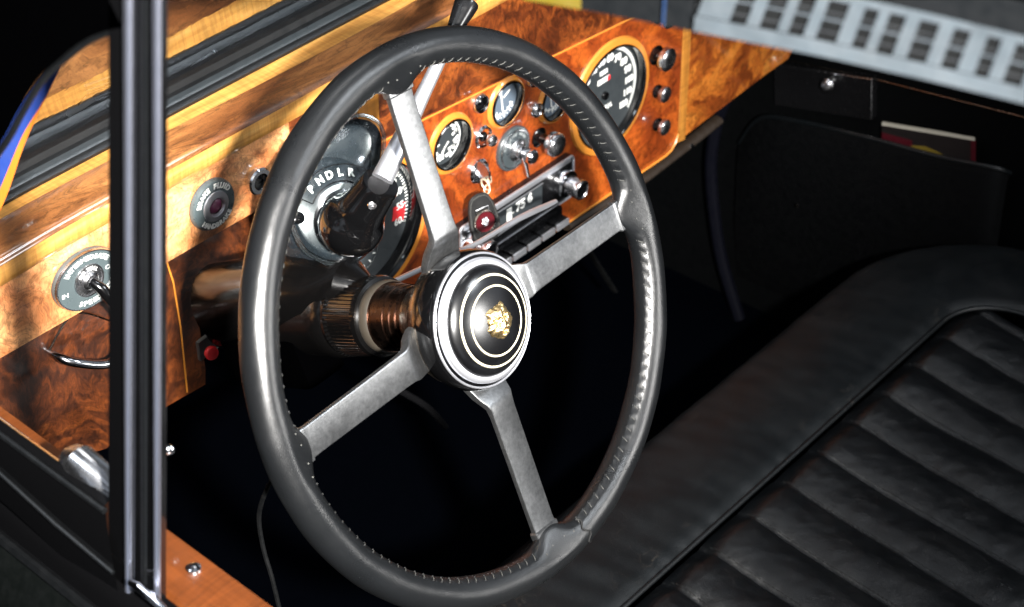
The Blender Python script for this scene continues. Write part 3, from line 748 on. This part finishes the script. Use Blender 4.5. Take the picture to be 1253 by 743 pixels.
for i in range(NS):
    a_ = 2*pi*(i+.5)/NS
    if min(abs(adiff(a_, s_)) for s_ in SA) < .10: continue
    b, bd = runs[int(((a_-SA[3]) % (2*pi))/(pi/2)) % 4]
    j = random.uniform(-.1, .1)*2*pi/NS
    b.tube([rimpt(a_+j-.004, PS-.17, TR-.0002), rimpt(a_+j-.001, PS-.07, TR+.0004), rimpt(a_+j+.004, PS+.07, TR+.0004), rimpt(a_+j+.008, PS+.16, TR-.0002)], .00036, 6)
    for e_ in (-.22, .24):
        p = rimpt(a_+j+(.009 if e_ > 0 else -.005), PS+e_*.85, TR+.0001); bd.lathe([(0, -.0005), (.0009, 0), (0, .0005)], frame(p, NV), 8)
for b, bd in runs: b.build('stitching', 'thread', rim); bd.build('stitch_holes', 'thread_dark', rim)
# screws holding the leather at the spokes
for s_ in SA:
    b = B()
    for e_ in (-.085, -.035, .04, .09):
        p = rimpt(s_+e_, pi-.95, TR+.0); b.lathe([(.0008, 0), (.0006, .0003), (0, .0004)], frame(p, NV), 8)
    b.build('eyelets', 'thread', rim)
# cross seam near the bottom spoke
b = B(); a_ = R_(-83.5)
b.tube([rimpt(a_+.012*sin(k*1.1), pi-.45-k*.16, TR+.0005) for k in range(14)], .0007, 6); b.build('cross_seam', 'thread_dark', rim)
# spokes
for si, s_ in enumerate(SA):
    rm = WM @ M4.Rotation(s_, 4, 'Z')
    b = B()
    # stations: r, half width, z centre, half thickness
    st = [(.030, .0195, -.020, .0040), (.052, .0185, -.016, .0042), (.062, .0165, -.0105, .0046), (.068, .0145, -.0060, .0046), (.0725, .0130, -.0042, .0036), (.080, .0127, -.0038, .0028), (.120, .0123, -.0034, .0027), (.180, .0120, -.0030, .0027), (.1845, .0122, -.0028, .0030), (.1858, .0133, -.0026, .0042), (.1905, .0133, -.0024, .0042), (.194, .0128, -.0022, .004), (.204, .010, -.002, .003)]
    rows = []
    for r_, w, z_, t in st:
        e = min(.0012, t*.4)
        sec = [(-w+e, t), (w-e, t), (w-e*.3, t-e*.3), (w, t-e), (w, -t+e), (w-e, -t), (-w+e, -t), (-w, -t+e), (-w, t-e), (-w+e*.3, t-e*.3)]
        rows.append([rm @ V((r_, y_, z_+dz)) for y_, dz in sec+[sec[0]]])
    b.strip(rows, None)
    bmesh.ops.recalc_face_normals(b.bm, faces=b.bm.faces)
    b.build('spoke', 'spoke_metal', sw, sharp=28)
# hub: dark cone down to the column, horn boss
def wl(prof, name, mat, parent, seg=72, sharp=35):
    b = B(); b.lathe(prof, WM, seg); return b.build(name, mat, parent, sharp=sharp)
wl([(.0505, -.006), (.052, -.012), (.050, -.022), (.040, -.032), (.030, -.044), (.0265, -.056), (.022, -.058), (0, -.058)], 'hub', 'nickel_dark', sw)
horn = wl([(.0490, -.010), (.0540, -.008), (.0548, -.002), (.0540, .006), (.0526, .0088), (.0508, .0100), (.0440, .0106)], 'horn_boss', 'black_gloss', sw)
wl([(.0524, .0088), (.0522, .0102), (.0514, .0108), (.0507, .0100)], 'thin_ring', 'silver_band', horn)
wl([(.0484, .0102), (.0482, .0128), (.0472, .0142), (.0450, .0150), (.0434, .0148), (.0428, .0138)], 'chrome_ring', 'silver_band', horn)
def dz(r_): return .0138+.0130*(1-(r_/.043)**2)**.5 if r_ < .043 else .0138
wl([(.0430-.00001, .0138)]+[(.043*cos(t_), dz(.043*cos(t_))) for t_ in [R_(3+87*i/20) for i in range(21)]], 'dome', 'dome_black', horn, 96, sharp=0)
b = B()
for r0, w in ((.0352, .0009), (.0268, .0008)):
    b.lathe([(r0-w, dz(r0-w)+.0001), (r0-w*.6, dz(r0)+.0004), (r0+w*.6, dz(r0)+.0004), (r0+w, dz(r0+w)+.0001)], WM, 96)
b.build('gold_rings', 'pale_gold', horn)
# gold growling cat's head badge, in relief
b = B(); nr, na = 22, 96; ctr = None
def badge_r(t):
    x, y = cos(t), sin(t)
    r_ = .0118*(1-.10*abs(x))*(1.0 if y > 0 else 1.12)
    for ec in (R_(52), R_(128)): r_ += .0022*math.exp(-(adiff(t, ec)/.22)**2)
    r_ -= .0012*math.exp(-(adiff(t, R_(90))/.25)**2)
    for ec in (R_(-20), R_(200)): r_ += .0004*math.exp(-(adiff(t, ec)/.3)**2)
    r_ *= 1-.07*math.exp(-(adiff(t, R_(-55))/.3)**2)-.07*math.exp(-(adiff(t, R_(235))/.3)**2)
    return r_*(1+.03*sin(t*14))
def badge_h(x, y):
    g_ = lambda cx, cy, s1, s2, a: a*math.exp(-((x-cx)/s1)**2-((y-cy)/s2)**2)
    h = .0030+g_(0, -.0015, .0022, .006, .0020)+g_(-.0032, -.0050, .0022, .0020, .0016)+g_(.0032, -.0050, .0022, .0020, .0016)+g_(0, .007, .003, .003, .0010)
    h += g_(-.0045, .0022, .0016, .0012, -.0024)+g_(.0045, .0022, .0016, .0012, -.0024)+g_(-.0045, .0046, .0026, .0010, .0012)+g_(.0045, .0046, .0026, .0010, .0012)
    h += g_(0, -.0078, .0028, .0014, -.0028)+g_(0, -.0105, .003, .0014, .0012)
    h += .0007*NZ.noise(V((x*520, y*520, 0)))
    return h
def badge(bld, mtx, sc, dome=True):
    c0 = bld.bm.verts.new(mtx @ V((0, 0, (dz(0) if dome else 0)+badge_h(0, 0)*sc)))
    prev = None
    for k in range(1, nr+1):
        ring = []
        for i in range(na):
            t = 2*pi*i/na; r_ = badge_r(t)*k/nr; x, y = r_*cos(t), r_*sin(t)
            h = badge_h(x, y)*(1-(k/nr)**7)*sc
            ring.append(bld.bm.verts.new(mtx @ V((x*sc, y*sc, (dz(r_) if dome else 0)+h))))
        for i in range(na):
            j = (i+1) % na
            if prev is None: bld._f([c0, ring[i], ring[j]], True)
            else: bld._f([prev[i], ring[i], ring[j], prev[j]], True)
        prev = ring
badge(b, WM, 1.12); b.build('badge', 'gold', horn, sharp=0)

# ================================================================== STEERING COLUMN
sc_ = thing('steering_column', 'black steering column with ribbed adjuster and stepped copper toned sleeve', 'steering column', WC-NV*.2)
def cl(prof, name, mat, parent, seg=64, **k):
    b = B(); b.lathe(prof, WM, seg); return b.build(name, mat, parent, **k)
pf = []
rr_ = .0225
for i, (z_, r_) in enumerate([(-.052, .0235), (-.057, .0235), (-.057, .0246), (-.063, .0246), (-.063, .0256), (-.069, .0256), (-.069, .0264), (-.076, .0264), (-.076, .0270), (-.092, .0272), (-.092, .0284)]): pf.append((r_, z_))
cl(pf, 'sleeve', 'copper', sc_)
cl([(.0284, -.0915), (.0296, -.093), (.0300, -.098), (.0290, -.101)], 'collar', 'ring_beige', sc_)
b = B()
seg = 360; prof = [(.029, -.101), (.0325, -.102), (.0335, -.106), (.0330, -.109), (.0330, -.136), (.0338, -.139), (.0330, -.143)]
rg = []
for pi_, (r_, z_) in enumerate(prof):
    ribbed = 3 <= pi_ <= 4
    rg.append([b.bm.verts.new(WM @ V(((r_+(-.0012 if (ribbed and (i//3) % 2) else 0))*cos(2*pi*i/seg), (r_+(-.0012 if (ribbed and (i//3) % 2) else 0))*sin(2*pi*i/seg), z_))) for i in range(seg)])
for a1, a2 in zip(rg, rg[1:]):
    for i in range(seg): b._f([a1[i], a2[i], a2[(i+1) % seg], a1[(i+1) % seg]])
b.build('adjuster_ring', 'black_column', sc_, sharp=25)
cl([(.0330, -.143), (.0345, -.146), (.0355, -.155), (.0340, -.165), (.0345, -.20), (.034, -.30)], 'housing', 'black_column', sc_)
# upper shoulder cowl carrying the selector
b = B(); pts = [WM @ V(q) for q in [(.006, .018, -.115), (.004, .024, -.135), (0, .026, -.165), (-.010, .024, -.215), (-.02, .02, -.28)]]
b.tube(pts, [.010, .024, .030, .034, .034], 24, upv=NV); b.build('cowl', 'black_column', sc_)
b = B(); b.box((-.012, -.030, -.235), (.045, .050, .10), WM, .008); b.build('bracket', 'black_matte', sc_)

# gear selector: quadrant, clear shroud, ball housing, stalk
gs = thing('gear_selector', 'column gear selector with black ball, chrome stalk and P N D L R quadrant', 'gear selector', PY(430, 272, .14))
BC = PY(430, 275, .13)
qn = V((-.22, -.80, .56)).normalized()     # quadrant faces the driver
QC = PY(413, 256, .165)
ux = (V((1, 0, 0))-qn*qn.x).normalized(); QM = frame(QC, qn, ux)
b = B(); b.lathe([(.046, -.040), (.044, -.014), (.041, -.005), (.035, -.0005), (.0, .0015)], QM @ M4.Diagonal((1.0, 1.08, 1, 1)), 64); qd = b.build('quadrant', 'quadrant_grey', gs)
LP = [QM.inverted() @ hit(q, qn, qn.dot(QC+qn*.0014)) for q in ((381, 232), (391.5, 221), (403, 214.5), (416, 211), (429.5, 211.5))]
# circle through the first, middle and last letter
(ax, ay), (bx_, by), (cx_, cy_) = [(p.x, p.y) for p in (LP[0], LP[2], LP[4])]
D_ = 2*(ax*(by-cy_)+bx_*(cy_-ay)+cx_*(ay-by))
lx = ((ax*ax+ay*ay)*(by-cy_)+(bx_*bx_+by*by)*(cy_-ay)+(cx_*cx_+cy_*cy_)*(ay-by))/D_
ly = ((ax*ax+ay*ay)*(cx_-bx_)+(bx_*bx_+by*by)*(ax-cx_)+(cx_*cx_+cy_*cy_)*(bx_-ax))/D_
lr = math.hypot(ax-lx, ay-ly); LA = [math.atan2(p.y-ly, p.x-lx) for p in LP]
LM = QM @ M4.Translation((lx, ly, 0)); print('SEL', lx, ly, lr, [round(math.degrees(q)) for q in LA])
b = B(); a0, a1 = LA[0]+.28, LA[-1]-.28
for (r_, w) in ((lr-.0068, .0005), (lr+.0068, .0005)):
    b.tube([LM @ V((r_*cos(a0+(a1-a0)*i/24), r_*sin(a0+(a1-a0)*i/24), .0012)) for i in range(25)], w, 6)
for a_ in (a0, a1): b.tube([LM @ V(((lr-.0068)*cos(a_), (lr-.0068)*sin(a_), .0012)), LM @ V(((lr+.0068)*cos(a_), (lr+.0068)*sin(a_), .0012))], .0005, 6)
b.build('quadrant_outline', 'black_plastic', qd)
b = B(); b.lathe([(lr-.0135, .0018), (lr-.0090, .0016)], LM, 30, arc=(LA[0], LA[-1])); b.build('quadrant_slot', 'print_grey', qd)
b = B()
for ch, an in zip('PNDLR', LA):
    b.text(ch, LM @ M4.Translation((lr*cos(an), lr*sin(an), .0014)) @ M4.Rotation((an-pi/2)*.8, 4, 'Z'), .0088, off=.0004)
b.build('lettering', 'print_white', qd)
b = B(); b.lathe([(0, -.002), (.005, 0), (.005, .004), (0, .006)], frame(QM @ V((-.036, .010, .004)), qn), 20); b.build('indicator_stud', 'black_gloss', qd)
# clear shroud: bulging shell over the quadrant, with a thick moulded lip, and a dark tray behind it
ol = [(398, 322), (372, 306), (357, 275), (351, 240), (358, 208), (378, 176), (406, 152), (438, 141), (461, 148), (470, 168), (467, 200), (462, 235), (458, 272), (446, 306), (424, 322), (398, 322)]
OL = []
QI = QM.inverted()
for p in smooth_path([QI @ hit(q, qn, qn.dot(QC+qn*.004)) for q in ol], 6)[:-1]: OL.append((p.x, p.y))
cxo = sum(p[0] for p in OL)/len(OL); cyo = sum(p[1] for p in OL)/len(OL)
def shell_pt(i, t, h, z0, sc=1.0):
    x_, y_ = OL[i % len(OL)]; return QM @ V((cxo+(x_-cxo)*t*sc, cyo+(y_-cyo)*t*sc, z0+h*(1-t**2.6)))
b = B(); b.strip([[shell_pt(i, t/12, .019, .004) for i in range(len(OL)+1)] for t in range(1, 13)], None); sh = b.build('shroud', 'clear_plastic', gs, sharp=0)
b = B(); b.tube([shell_pt(i, 1.0, 0, .004) for i in range(len(OL))], .0015, 10, closed=True); b.build('shroud_lip', 'clear_lip', sh)
b = B(); b.strip([[shell_pt(i, t, h_, z_, .95) for i in range(len(OL)+1)] for t, h_, z_ in ((.02, 0, -.0045), (.6, 0, -.0045), (.86, 0, -.003), (.97, 0, .0005), (1.0, 0, .003), (1.0, 0, -.03))], None); b.build('tray', 'quadrant_grey', gs)
# ball housing with neck
nk = PY(466, 224, .105)
axis = (nk-BC).normalized()
b = B(); b.lathe([(0, -.0265)]+[(.0265*cos(t_), .0265*sin(t_)) for t_ in [R_(-80+15*i) for i in range(9)]]+[(.0205, .018), (.0175, .026), (.0160, (nk-BC).length-.004), (.0150, (nk-BC).length), (.0, (nk-BC).length+.001)], frame(BC, axis), 48); ball = b.build('ball_housing', 'black_gloss', gs, sharp=50)
b = B(); b.lathe([(.0038, 0), (.0034, .0014), (.001, .0018), (.0008, .0008), (0, .0008)], frame(BC+axis*.037+V((-.012, -.0115, .002)), (-.5, -.8, .2)), 20); b.build('screw', 'chrome_worn', ball)
k1 = PY(552, 44, .125); k0 = PY(469, 217, .103)
b = B(); b.tube([k0-axis*.002, k0+(k1-k0)*.15, k0+(k1-k0)*.6, k1], [.0088, .0080, .0058, .0050], 20); b.build('stalk', 'silver_band', gs)
kt = k1+(k1-k0).normalized()*.055
b = B(); b.lathe([(.0052, 0), (.0058, .0015), (.0066, .009), (.0090, .023), (.0100, .030), (.0095, .032), (.0083, .0325), (.0079, .031), (0, .0307)], frame(k1, k1-k0), 36); b.build('stalk_knob', 'black_plastic', gs)

# indicator stalk: thin chrome rod with flattened paddle
il = thing('indicator_stalk', 'thin chrome indicator stalk ending in a flat paddle in front of the radio', 'indicator stalk', PY(500, 333, .14))
p0, p1, p2, p3 = PY(470, 350, .14), PY(585, 297, .17), PY(632, 270, .182), PY(680, 246, .195)
b = B(); b.tube([p0, p1, PY(622, 275, .18)], [.0026, .0024, .0024], 12); b.build('rod', 'silver_band', il)
pp = smooth_path([PY(616, 278, .178), PY(632, 269, .182), PY(650, 260, .187), PY(668, 252, .192), PY(681, 246, .195)], 5)
b = B(); b.tube(pp, [.0019+.0014*sin(pi*(.08+.86*i/(len(pp)-1))) for i in range(len(pp))], 16, flat=.45, upv=(0, -.5, 1)); b.build('paddle', 'silver_band', il)

# key and fob
kf = thing('key_fob', 'black leather key fob with round dark red cat badge hanging at the ignition', 'key fob', PY(590, 215, .285))
fc = PY(589.5, 262, .262); FM = frame(fc, (-.30, -.93, .20), (1, -.25, .10))
FM = FM @ M4.Scale(.88, 4)
fo = [(-.0165, -.030), (-.0185, -.024), (-.0190, -.008), (-.0165, .010), (-.0125, .0205), (-.0085, .0245), (0, .0262), (.0085, .0245), (.0125, .0205), (.0165, .010), (.0190, -.008), (.0185, -.024), (.0165, -.030), (.009, -.0340), (-.009, -.0340)]
b = B(); b.prism(fo, .003, FM, .0009); fb = b.build('leather_tab', 'black_satin', kf)
b = B()
fs = [FM @ V((p[0]*.88, p[1]*.90, .0031)) for p in fo]
b.tube(fs, .00035, 6, closed=True, upv=(0, -1, 0)); b.build('tab_stitching', 'thread', fb)
b = B(); BMx = FM @ M4.Translation((.000, -.0085, .003)); b.lathe([(.0145, 0), (.0142, .0015), (.0125, .0022), (.0118, .0014)], BMx, 40); b.build('badge_rim', 'nickel_dark', kf)
b = B(); disc(b, .0118, .0016, BMx, 40); en = b.build('badge_enamel', 'enamel_red', kf)
b = B(); badge(b, BMx @ M4.Translation((0, .0005, .0012)), .46, False); b.build('cat_face', 'chrome_worn', kf, sharp=0)
b = B(); b.tube([BMx @ V((-.008, .0115, .001)), BMx @ V((-.008, .0175, .001)), BMx @ V((.008, .0175, .001)), BMx @ V((.008, .0115, .001))], .0007, 6); b.build('badge_clip', 'chrome_worn', kf)
b = B()
for r0, r1_ in ((.0128, .0141),):
    for i in range(24): b.box((.0134, 0, .0021), (.0012, .0010, .0004), BMx @ M4.Rotation(2*pi*i/24, 4, 'Z'))
b.build('badge_beading', 'chrome_worn', kf)
def ringp(c, r_, ax, n=20, e=1.0):
    m_ = frame(c, ax); return [m_ @ V((r_*cos(2*pi*i/n), r_*e*sin(2*pi*i/n), 0)) for i in range(n)]
b = B(); b.tube(ringp(PY(597, 214, .286), .0082, (.5, -.6, .3)), .0010, 8, closed=True); b.tube(ringp(PY(594, 226, .278), .0060, (.9, -.1, .1)), .0009, 8, closed=True)
b.tube(ringp(PY(596, 232, .274), .0045, (.1, -.9, .2)), .0008, 8, closed=True); b.build('split_rings', 'pale_gold', kf)
b = B(); b.box((0, 0, .006), (.0018, .010, .014), dmat(-.0225, .646, .295)); b.lathe([(.0095, -.001), (.0095, .001), (0, .001)], frame(PY(590, 209, .283), (1, 0, 0)), 24); b.build('key', 'chrome_worn', kf)

# ================================================================== BENCH SEAT
SZ_ = .38
ys = PZ(953, 576, SZ_).y    # seam line
fl = [PZ(*q, SZ_).x for q in [(853, 660), (903, 617), (953, 576), (993, 532), (1037, 501), (1077, 462), (1111, 430), (1143, 405)]]
pitch = (fl[-1]-fl[0])/7
xe = PZ(1186, 366, SZ_).x   # right-hand end of the fluted area
yf = PZ(940, 423, SZ_).y
seat = thing('bench_seat', 'black leather front bench seat with fluted cushion and plain rolled front edge', 'seat', (0, -.25, .1))
def seam_x(y):    # end border seam
    return xe+.012
def zbase(x, y):
    z = SZ_+.000
    d = ys-y
    z -= .05*max(0, d)+.10*max(0, d)**1.5*.6
    z += .007*math.exp(-(d/.05)**2)*min(1, max(0, d)/.02)**2
    return z
b = B(); nx, ny = 520, 200
x0s, y0s = -.66, -.70
rows = []
cr_ = .055
for j in range(ny+1):
    y = y0s+(ys-y0s)*j/ny; row = []
    for i in range(nx+1):
        x = x0s+(xe-x0s)*i/nx
        # rounded fluted corner at the right
        u = (x-fl[0])/pitch; fr = abs(math.sin(pi*u))
        e = min(1, (ys-y)/.03); e2 = min(1, (xe-x)/.02)
        h = .0085*(fr**.60)*(.25+.75*e**.5)*(.3+.7*max(0, e2)**.5)
        h += .0018*NZ.noise(V((x*24, y*16, 1)))*min(1, e*2)+.0007*NZ.noise(V((x*75, y*60, 4)))*e
        k_ = math.floor(u)
        h += .003*NZ.noise(V((k_*3.3, y*7, 2)))
        # wrinkles running across each flute near the seam
        h += .0011*abs(NZ.noise(V((x*60+y*90, y*40-x*30, k_*2.0))))*math.exp(-(ys-y)/.25)
        row.append((x, y, zbase(x, y)-.010+h))
    rows.append(row)
b.strip(rows, None); b.build('fluted_cushion', 'leather_seat', seat, sharp=0)
# stitched seams between the flutes
b = B()
kmin = int((x0s-fl[0])/pitch); kmax = int((xe-fl[0])/pitch)
for k in range(kmin, kmax+1):
    x = fl[0]+k*pitch
    y = ys-.012
    while y > -.5:
        b.box((x+.0022, y, zbase(x, y)-.0055), (.0007, .0030, .0006)); y -= .0052
b.build('flute_stitching', 'thread_dark', seat)
# plain roll: from seam forward and down, sweeping round the right-hand end
def path(s):   # seam path: along x then round the corner and back along -y
    L1 = (xe-.06)-x0s; arc = .075*pi/2
    if s < L1: return V((x0s+s, ys, 0)), V((0, 1, 0))
    s -= L1
    if s < arc:
        t = s/.075; return V((xe-.06+.075*sin(t), ys-.075+.075*cos(t), 0)), V((sin(t), cos(t), 0))
    s -= arc; return V((xe+.015, ys-.075-s, 0)), V((1, 0, 0))
wroll = yf-ys
Ltot = (xe-.06)-x0s+.075*pi/2+.55
rows = [[] for _ in range(22)]
ns = 420
for i in range(ns+1):
    s = Ltot*i/ns; p, n = path(s)
    for k in range(22):
        t = k/21
        if t < .62:
            tt = t/.62; out = wroll*tt*.90; z = .006+.010*sin(pi*tt*.75)-.006*tt
        else:
            tt = (t-.62)/.38*1.35; out = wroll*.90+.030*sin(tt*1.15); z = .006+.010*sin(pi*.75)-.006-.055*(1-cos(tt*1.15))-.06*max(0, tt-.9)
        q = p+n*out
        zz = SZ_-.05*max(0, ys-p.y)-.06*max(0, ys-p.y)**1.5
        wr = .0016*NZ.noise(V((q.x*18, q.y*26, 3)))+.0011*NZ.noise(V((q.x*60+q.y*14, q.y*30, 5)))
        rows[k].append((q.x, q.y, zz+z+wr-(.0045 if k == 0 else 0)))
b = B(); b.strip(rows, None); b.build('front_roll', 'leather_roll', seat, sharp=0)
b = B(); b.strip([rows[-1], [(q[0], q[1], .12) for q in rows[-1]]], None); b.build('seat_base', 'door_card', seat)
pts = []
for i in range(0, ns+1, 2):
    p, n = path(Ltot*i/ns); pts.append((p.x, p.y, SZ_-.05*max(0, ys-p.y)-.06*max(0, ys-p.y)**1.5+.0035))
b = B(); b.tube(pts, .0028, 8); b.build('piping', 'leather_roll', seat, sharp=0)
# thin front piping, lower down
b = B(); b.tube([(q[0]+.0, q[1]+.003, q[2]) for q in rows[19][::4]], .0022, 8); b.build('front_piping', 'leather_roll', seat, sharp=0)

# ================================================================== PASSENGER DOOR
pd = thing('passenger_door', 'black passenger door with ashtray, chrome trims and long map pocket', 'car door', (.62, 0, .2))
XP = .612
b = B(); b.box((XP+.02, 0, .45), (.04, 1.6, .9)); b.build('door_card', 'door_card', pd)
def dp(px, py, off=0): return PX(px, py, XP+off)
b = B(); b.tube([dp(930, 66, -.004), dp(970, 75, -.004), dp(1060, 94, -.004), dp(1150, 117, -.004), dp(1260, 145, -.004), dp(1320, 160, -.004)], .0011, 8); b.build('chrome_trim', 'nickel_dark', pd)
# ashtray
q = [dp(947, 79, -.012), dp(1067, 97, -.012), dp(1066, 147, -.012), dp(948, 128, -.012)]
b = B(); vs = [b.bm.verts.new(p) for p in q]; b._f(vs); vs2 = [b.bm.verts.new(p+V((.012, 0, 0))) for p in q]
for i in range(4): b._f([vs[i], vs[(i+1) % 4], vs2[(i+1) % 4], vs2[i]])
at_ = b.build('ashtray', 'black_plastic', pd)
b = B(); b.tube([q[0], q[1], q[2]+V((0, 0, .002))], .0011, 8); b.build('ashtray_trim', 'chrome_worn', at_)
c_ = dp(1013, 103, -.020); b = B(); b.lathe([(0, -.008), (.006, -.006), (.0045, 0), (.008, .003), (.0085, .006), (.005, .010), (0, .011)], frame(c_, (-1, -.3, .2)), 24); b.build('ashtray_knob', 'chrome_worn', at_)
# pocket
top = smooth_path([dp(905, 175, -.014), dp(930, 145, -.030), dp(975, 148, -.040), dp(1060, 168, -.045), dp(1150, 192, -.045), dp(1215, 205, -.040), dp(1236, 212, -.020)], 6)
b = B(); b.strip([top, [V((p.x-.004, p.y, p.z-.010)) for p in top], [V((p.x, p.y, .22)) for p in top], [V((XP, p.y, .12)) for p in top]], None); pk = b.build('map_pocket', 'door_pocket', pd)
b = B(); b.tube(top, .0030, 10); b.build('pocket_piping', 'leather_roll', pk)
b = B(); b.tube([dp(905, 215, -.004), dp(912, 180, -.004)], .0012, 8); b.build('pocket_gusset', 'leather_roll', pk)
# magazines in the pocket
mg = thing('magazine', 'dark magazine with red spine and yellow picture in the door pocket', 'magazine', dp(1140, 180, -.02))
q = [dp(1079, 152, -.026), dp(1193, 171, -.026), dp(1193, 215, -.026), dp(1079, 200, -.026)]
b = B(); vs = [b.bm.verts.new(p) for p in q]; b._f(vs); b.build('cover', 'magazine_dark', mg)
b = B(); b.strip([[dp(1079, 150, -.026), dp(1193, 168, -.026)], [dp(1079, 153.5, -.0275), dp(1193, 172.5, -.0275)]], None); b.build('page_edge', 'paper', mg)
b = B(); b.strip([[dp(1188, 171, -.027), dp(1194, 172, -.027)], [dp(1188, 214, -.027), dp(1194, 214, -.027)]], None); b.build('spine', 'magazine_red', mg)
b = B(); b.strip([[dp(1079, 162, -.0265), dp(1116, 172, -.0265)], [dp(1079, 200, -.0265), dp(1118, 205, -.0265)]], None); b.build('cover_patch', 'magazine_red', mg)
b = B(); vs = [b.bm.verts.new(dp(*p, -.0275)) for p in [(1115, 178), (1132, 179), (1146, 185), (1160, 193), (1172, 201), (1120, 196)]]; b._f(vs); b.build('picture', 'magazine_yellow', mg)
b = B(); b.strip([[dp(1080, 148.5, -.020), dp(1100, 152, -.020), dp(1150, 160, -.020), dp(1191, 168, -.020)], [dp(1080, 152, -.020), dp(1100, 156, -.020), dp(1150, 166, -.020), dp(1191, 173, -.020)]], None)
tag(b.build('booklet', 'paper'), 'thin pale booklet tucked behind the dark magazine in the door pocket', 'booklet')
b = B(); b.lathe([(.0025, 0), (0, .001)], frame(dp(975, 252, -.060), (-1, 0, 0)), 12); b.build('pocket_stud', 'nickel_dark', pk)
# navy door seal
b = B(); b.tube(smooth_path([PX(*q, .575) for q in [(905, 95), (884, 130), (874, 165), (870, 205), (874, 260), (884, 320), (905, 390)]], 6), .0085, 10)
tag(b.build('door_seal', 'navy_trim'), 'curved navy blue draught strip round the passenger door opening', 'door seal')

# cables in the footwell
b = B(); b.tube(smooth_path([PX(345, 570, -.55), PX(328, 596, -.55), PX(317, 630, -.55), PX(322, 670, -.55), PX(334, 712, -.55), PX(350, 780, -.55)], 6), .0018, 8); tag(b.build('cable', 'cable_black'), 'thin dark cable hanging left of the wheel rim near the door', 'cable')
b = B(); b.tube(smooth_path([PY(470, 468, .30), PY(500, 484, .30), PY(525, 500, .30), PY(545, 522, .30)], 6), .0038, 8); tag(b.build('pedal_arm', 'black_plastic'), 'black curved pedal arm in the footwell below the hub', 'pedal')

# ================================================================== LIGHTS, WORLD, CAMERA
w = bpy.data.worlds.new('World'); SC.world = w; w.use_nodes = True
bg = w.node_tree.nodes['Background']
tc = w.node_tree.nodes.new('ShaderNodeTexCoord'); nz = w.node_tree.nodes.new('ShaderNodeTexNoise'); nz.inputs['Scale'].default_value = 2.2
cr2 = w.node_tree.nodes.new('ShaderNodeValToRGB'); cr2.color_ramp.elements[0].position = .44; cr2.color_ramp.elements[0].color = (.008, .009, .011, 1); cr2.color_ramp.elements[1].position = .66; cr2.color_ramp.elements[1].color = (.9, 1.0, 1.15, 1)
w.node_tree.links.new(tc.outputs['Generated'], nz.inputs['Vector']); w.node_tree.links.new(nz.outputs[0], cr2.inputs[0]); w.node_tree.links.new(cr2.outputs[0], bg.inputs[0])
bg.inputs[1].default_value = .55
def area(name, loc, to, size, power, col=(1, 1, 1), sy=None):
    l = bpy.data.lights.new(name, 'AREA'); l.energy = power; l.color = col; l.size = size
    if sy: l.shape = 'RECTANGLE'; l.size_y = sy
    else: l.shape = 'DISK'
    o = bpy.data.objects.new(name, l); COL.objects.link(o); o.location = loc
    d = (V(to)-V(loc)).normalized(); o.rotation_euler = d.to_track_quat('-Z', 'Y').to_euler(); return o
l = bpy.data.lights.new('camera_flash', 'SPOT'); l.energy = 740; l.color = (1.0, .97, .93); l.shadow_soft_size = .03; l.spot_size = R_(48); l.spot_blend = 1.0
o = bpy.data.objects.new('camera_flash', l); COL.objects.link(o); o.location = CAM+RT*.19-UP*.05
o.rotation_euler = (PY(330, 210, .3)-o.location).to_track_quat('-Z', 'Y').to_euler()
area('side_lamp', WC+V((.399, -.903, .167))*1.7, WC, .52, 16, (1.0, .98, .95))
area('far_lamp', WC+V((.5, -.6, .65)).normalized()*2.0, WC, .35, 15, (.90, .95, 1.0))
area('overhead_fill', (-1.5, .35, 2.5), (-.3, .1, .8), .9, 14, (.85, .92, 1.0), .4)  # unseen soft overhead fill, added to give the chrome something to mirror

cd = bpy.data.cameras.new('camera'); co = bpy.data.objects.new('camera', cd); COL.objects.link(co); SC.camera = co
cm_ = M4((RT, UP, -F)).transposed().to_4x4(); cm_.translation = CAM; co.matrix_world = cm_
cd.sensor_fit = 'HORIZONTAL'; cd.sensor_width = 36; cd.lens = FP/1253*36; cd.clip_start = .02; cd.clip_end = 100
cd.dof.use_dof = True; cd.dof.focus_distance = 1.56; cd.dof.aperture_fstop = 10.5

SC.view_settings.view_transform = 'Standard'; SC.view_settings.look = 'None'; SC.view_settings.exposure = 0
SC.cycles.max_bounces = 8; SC.cycles.use_denoising = True
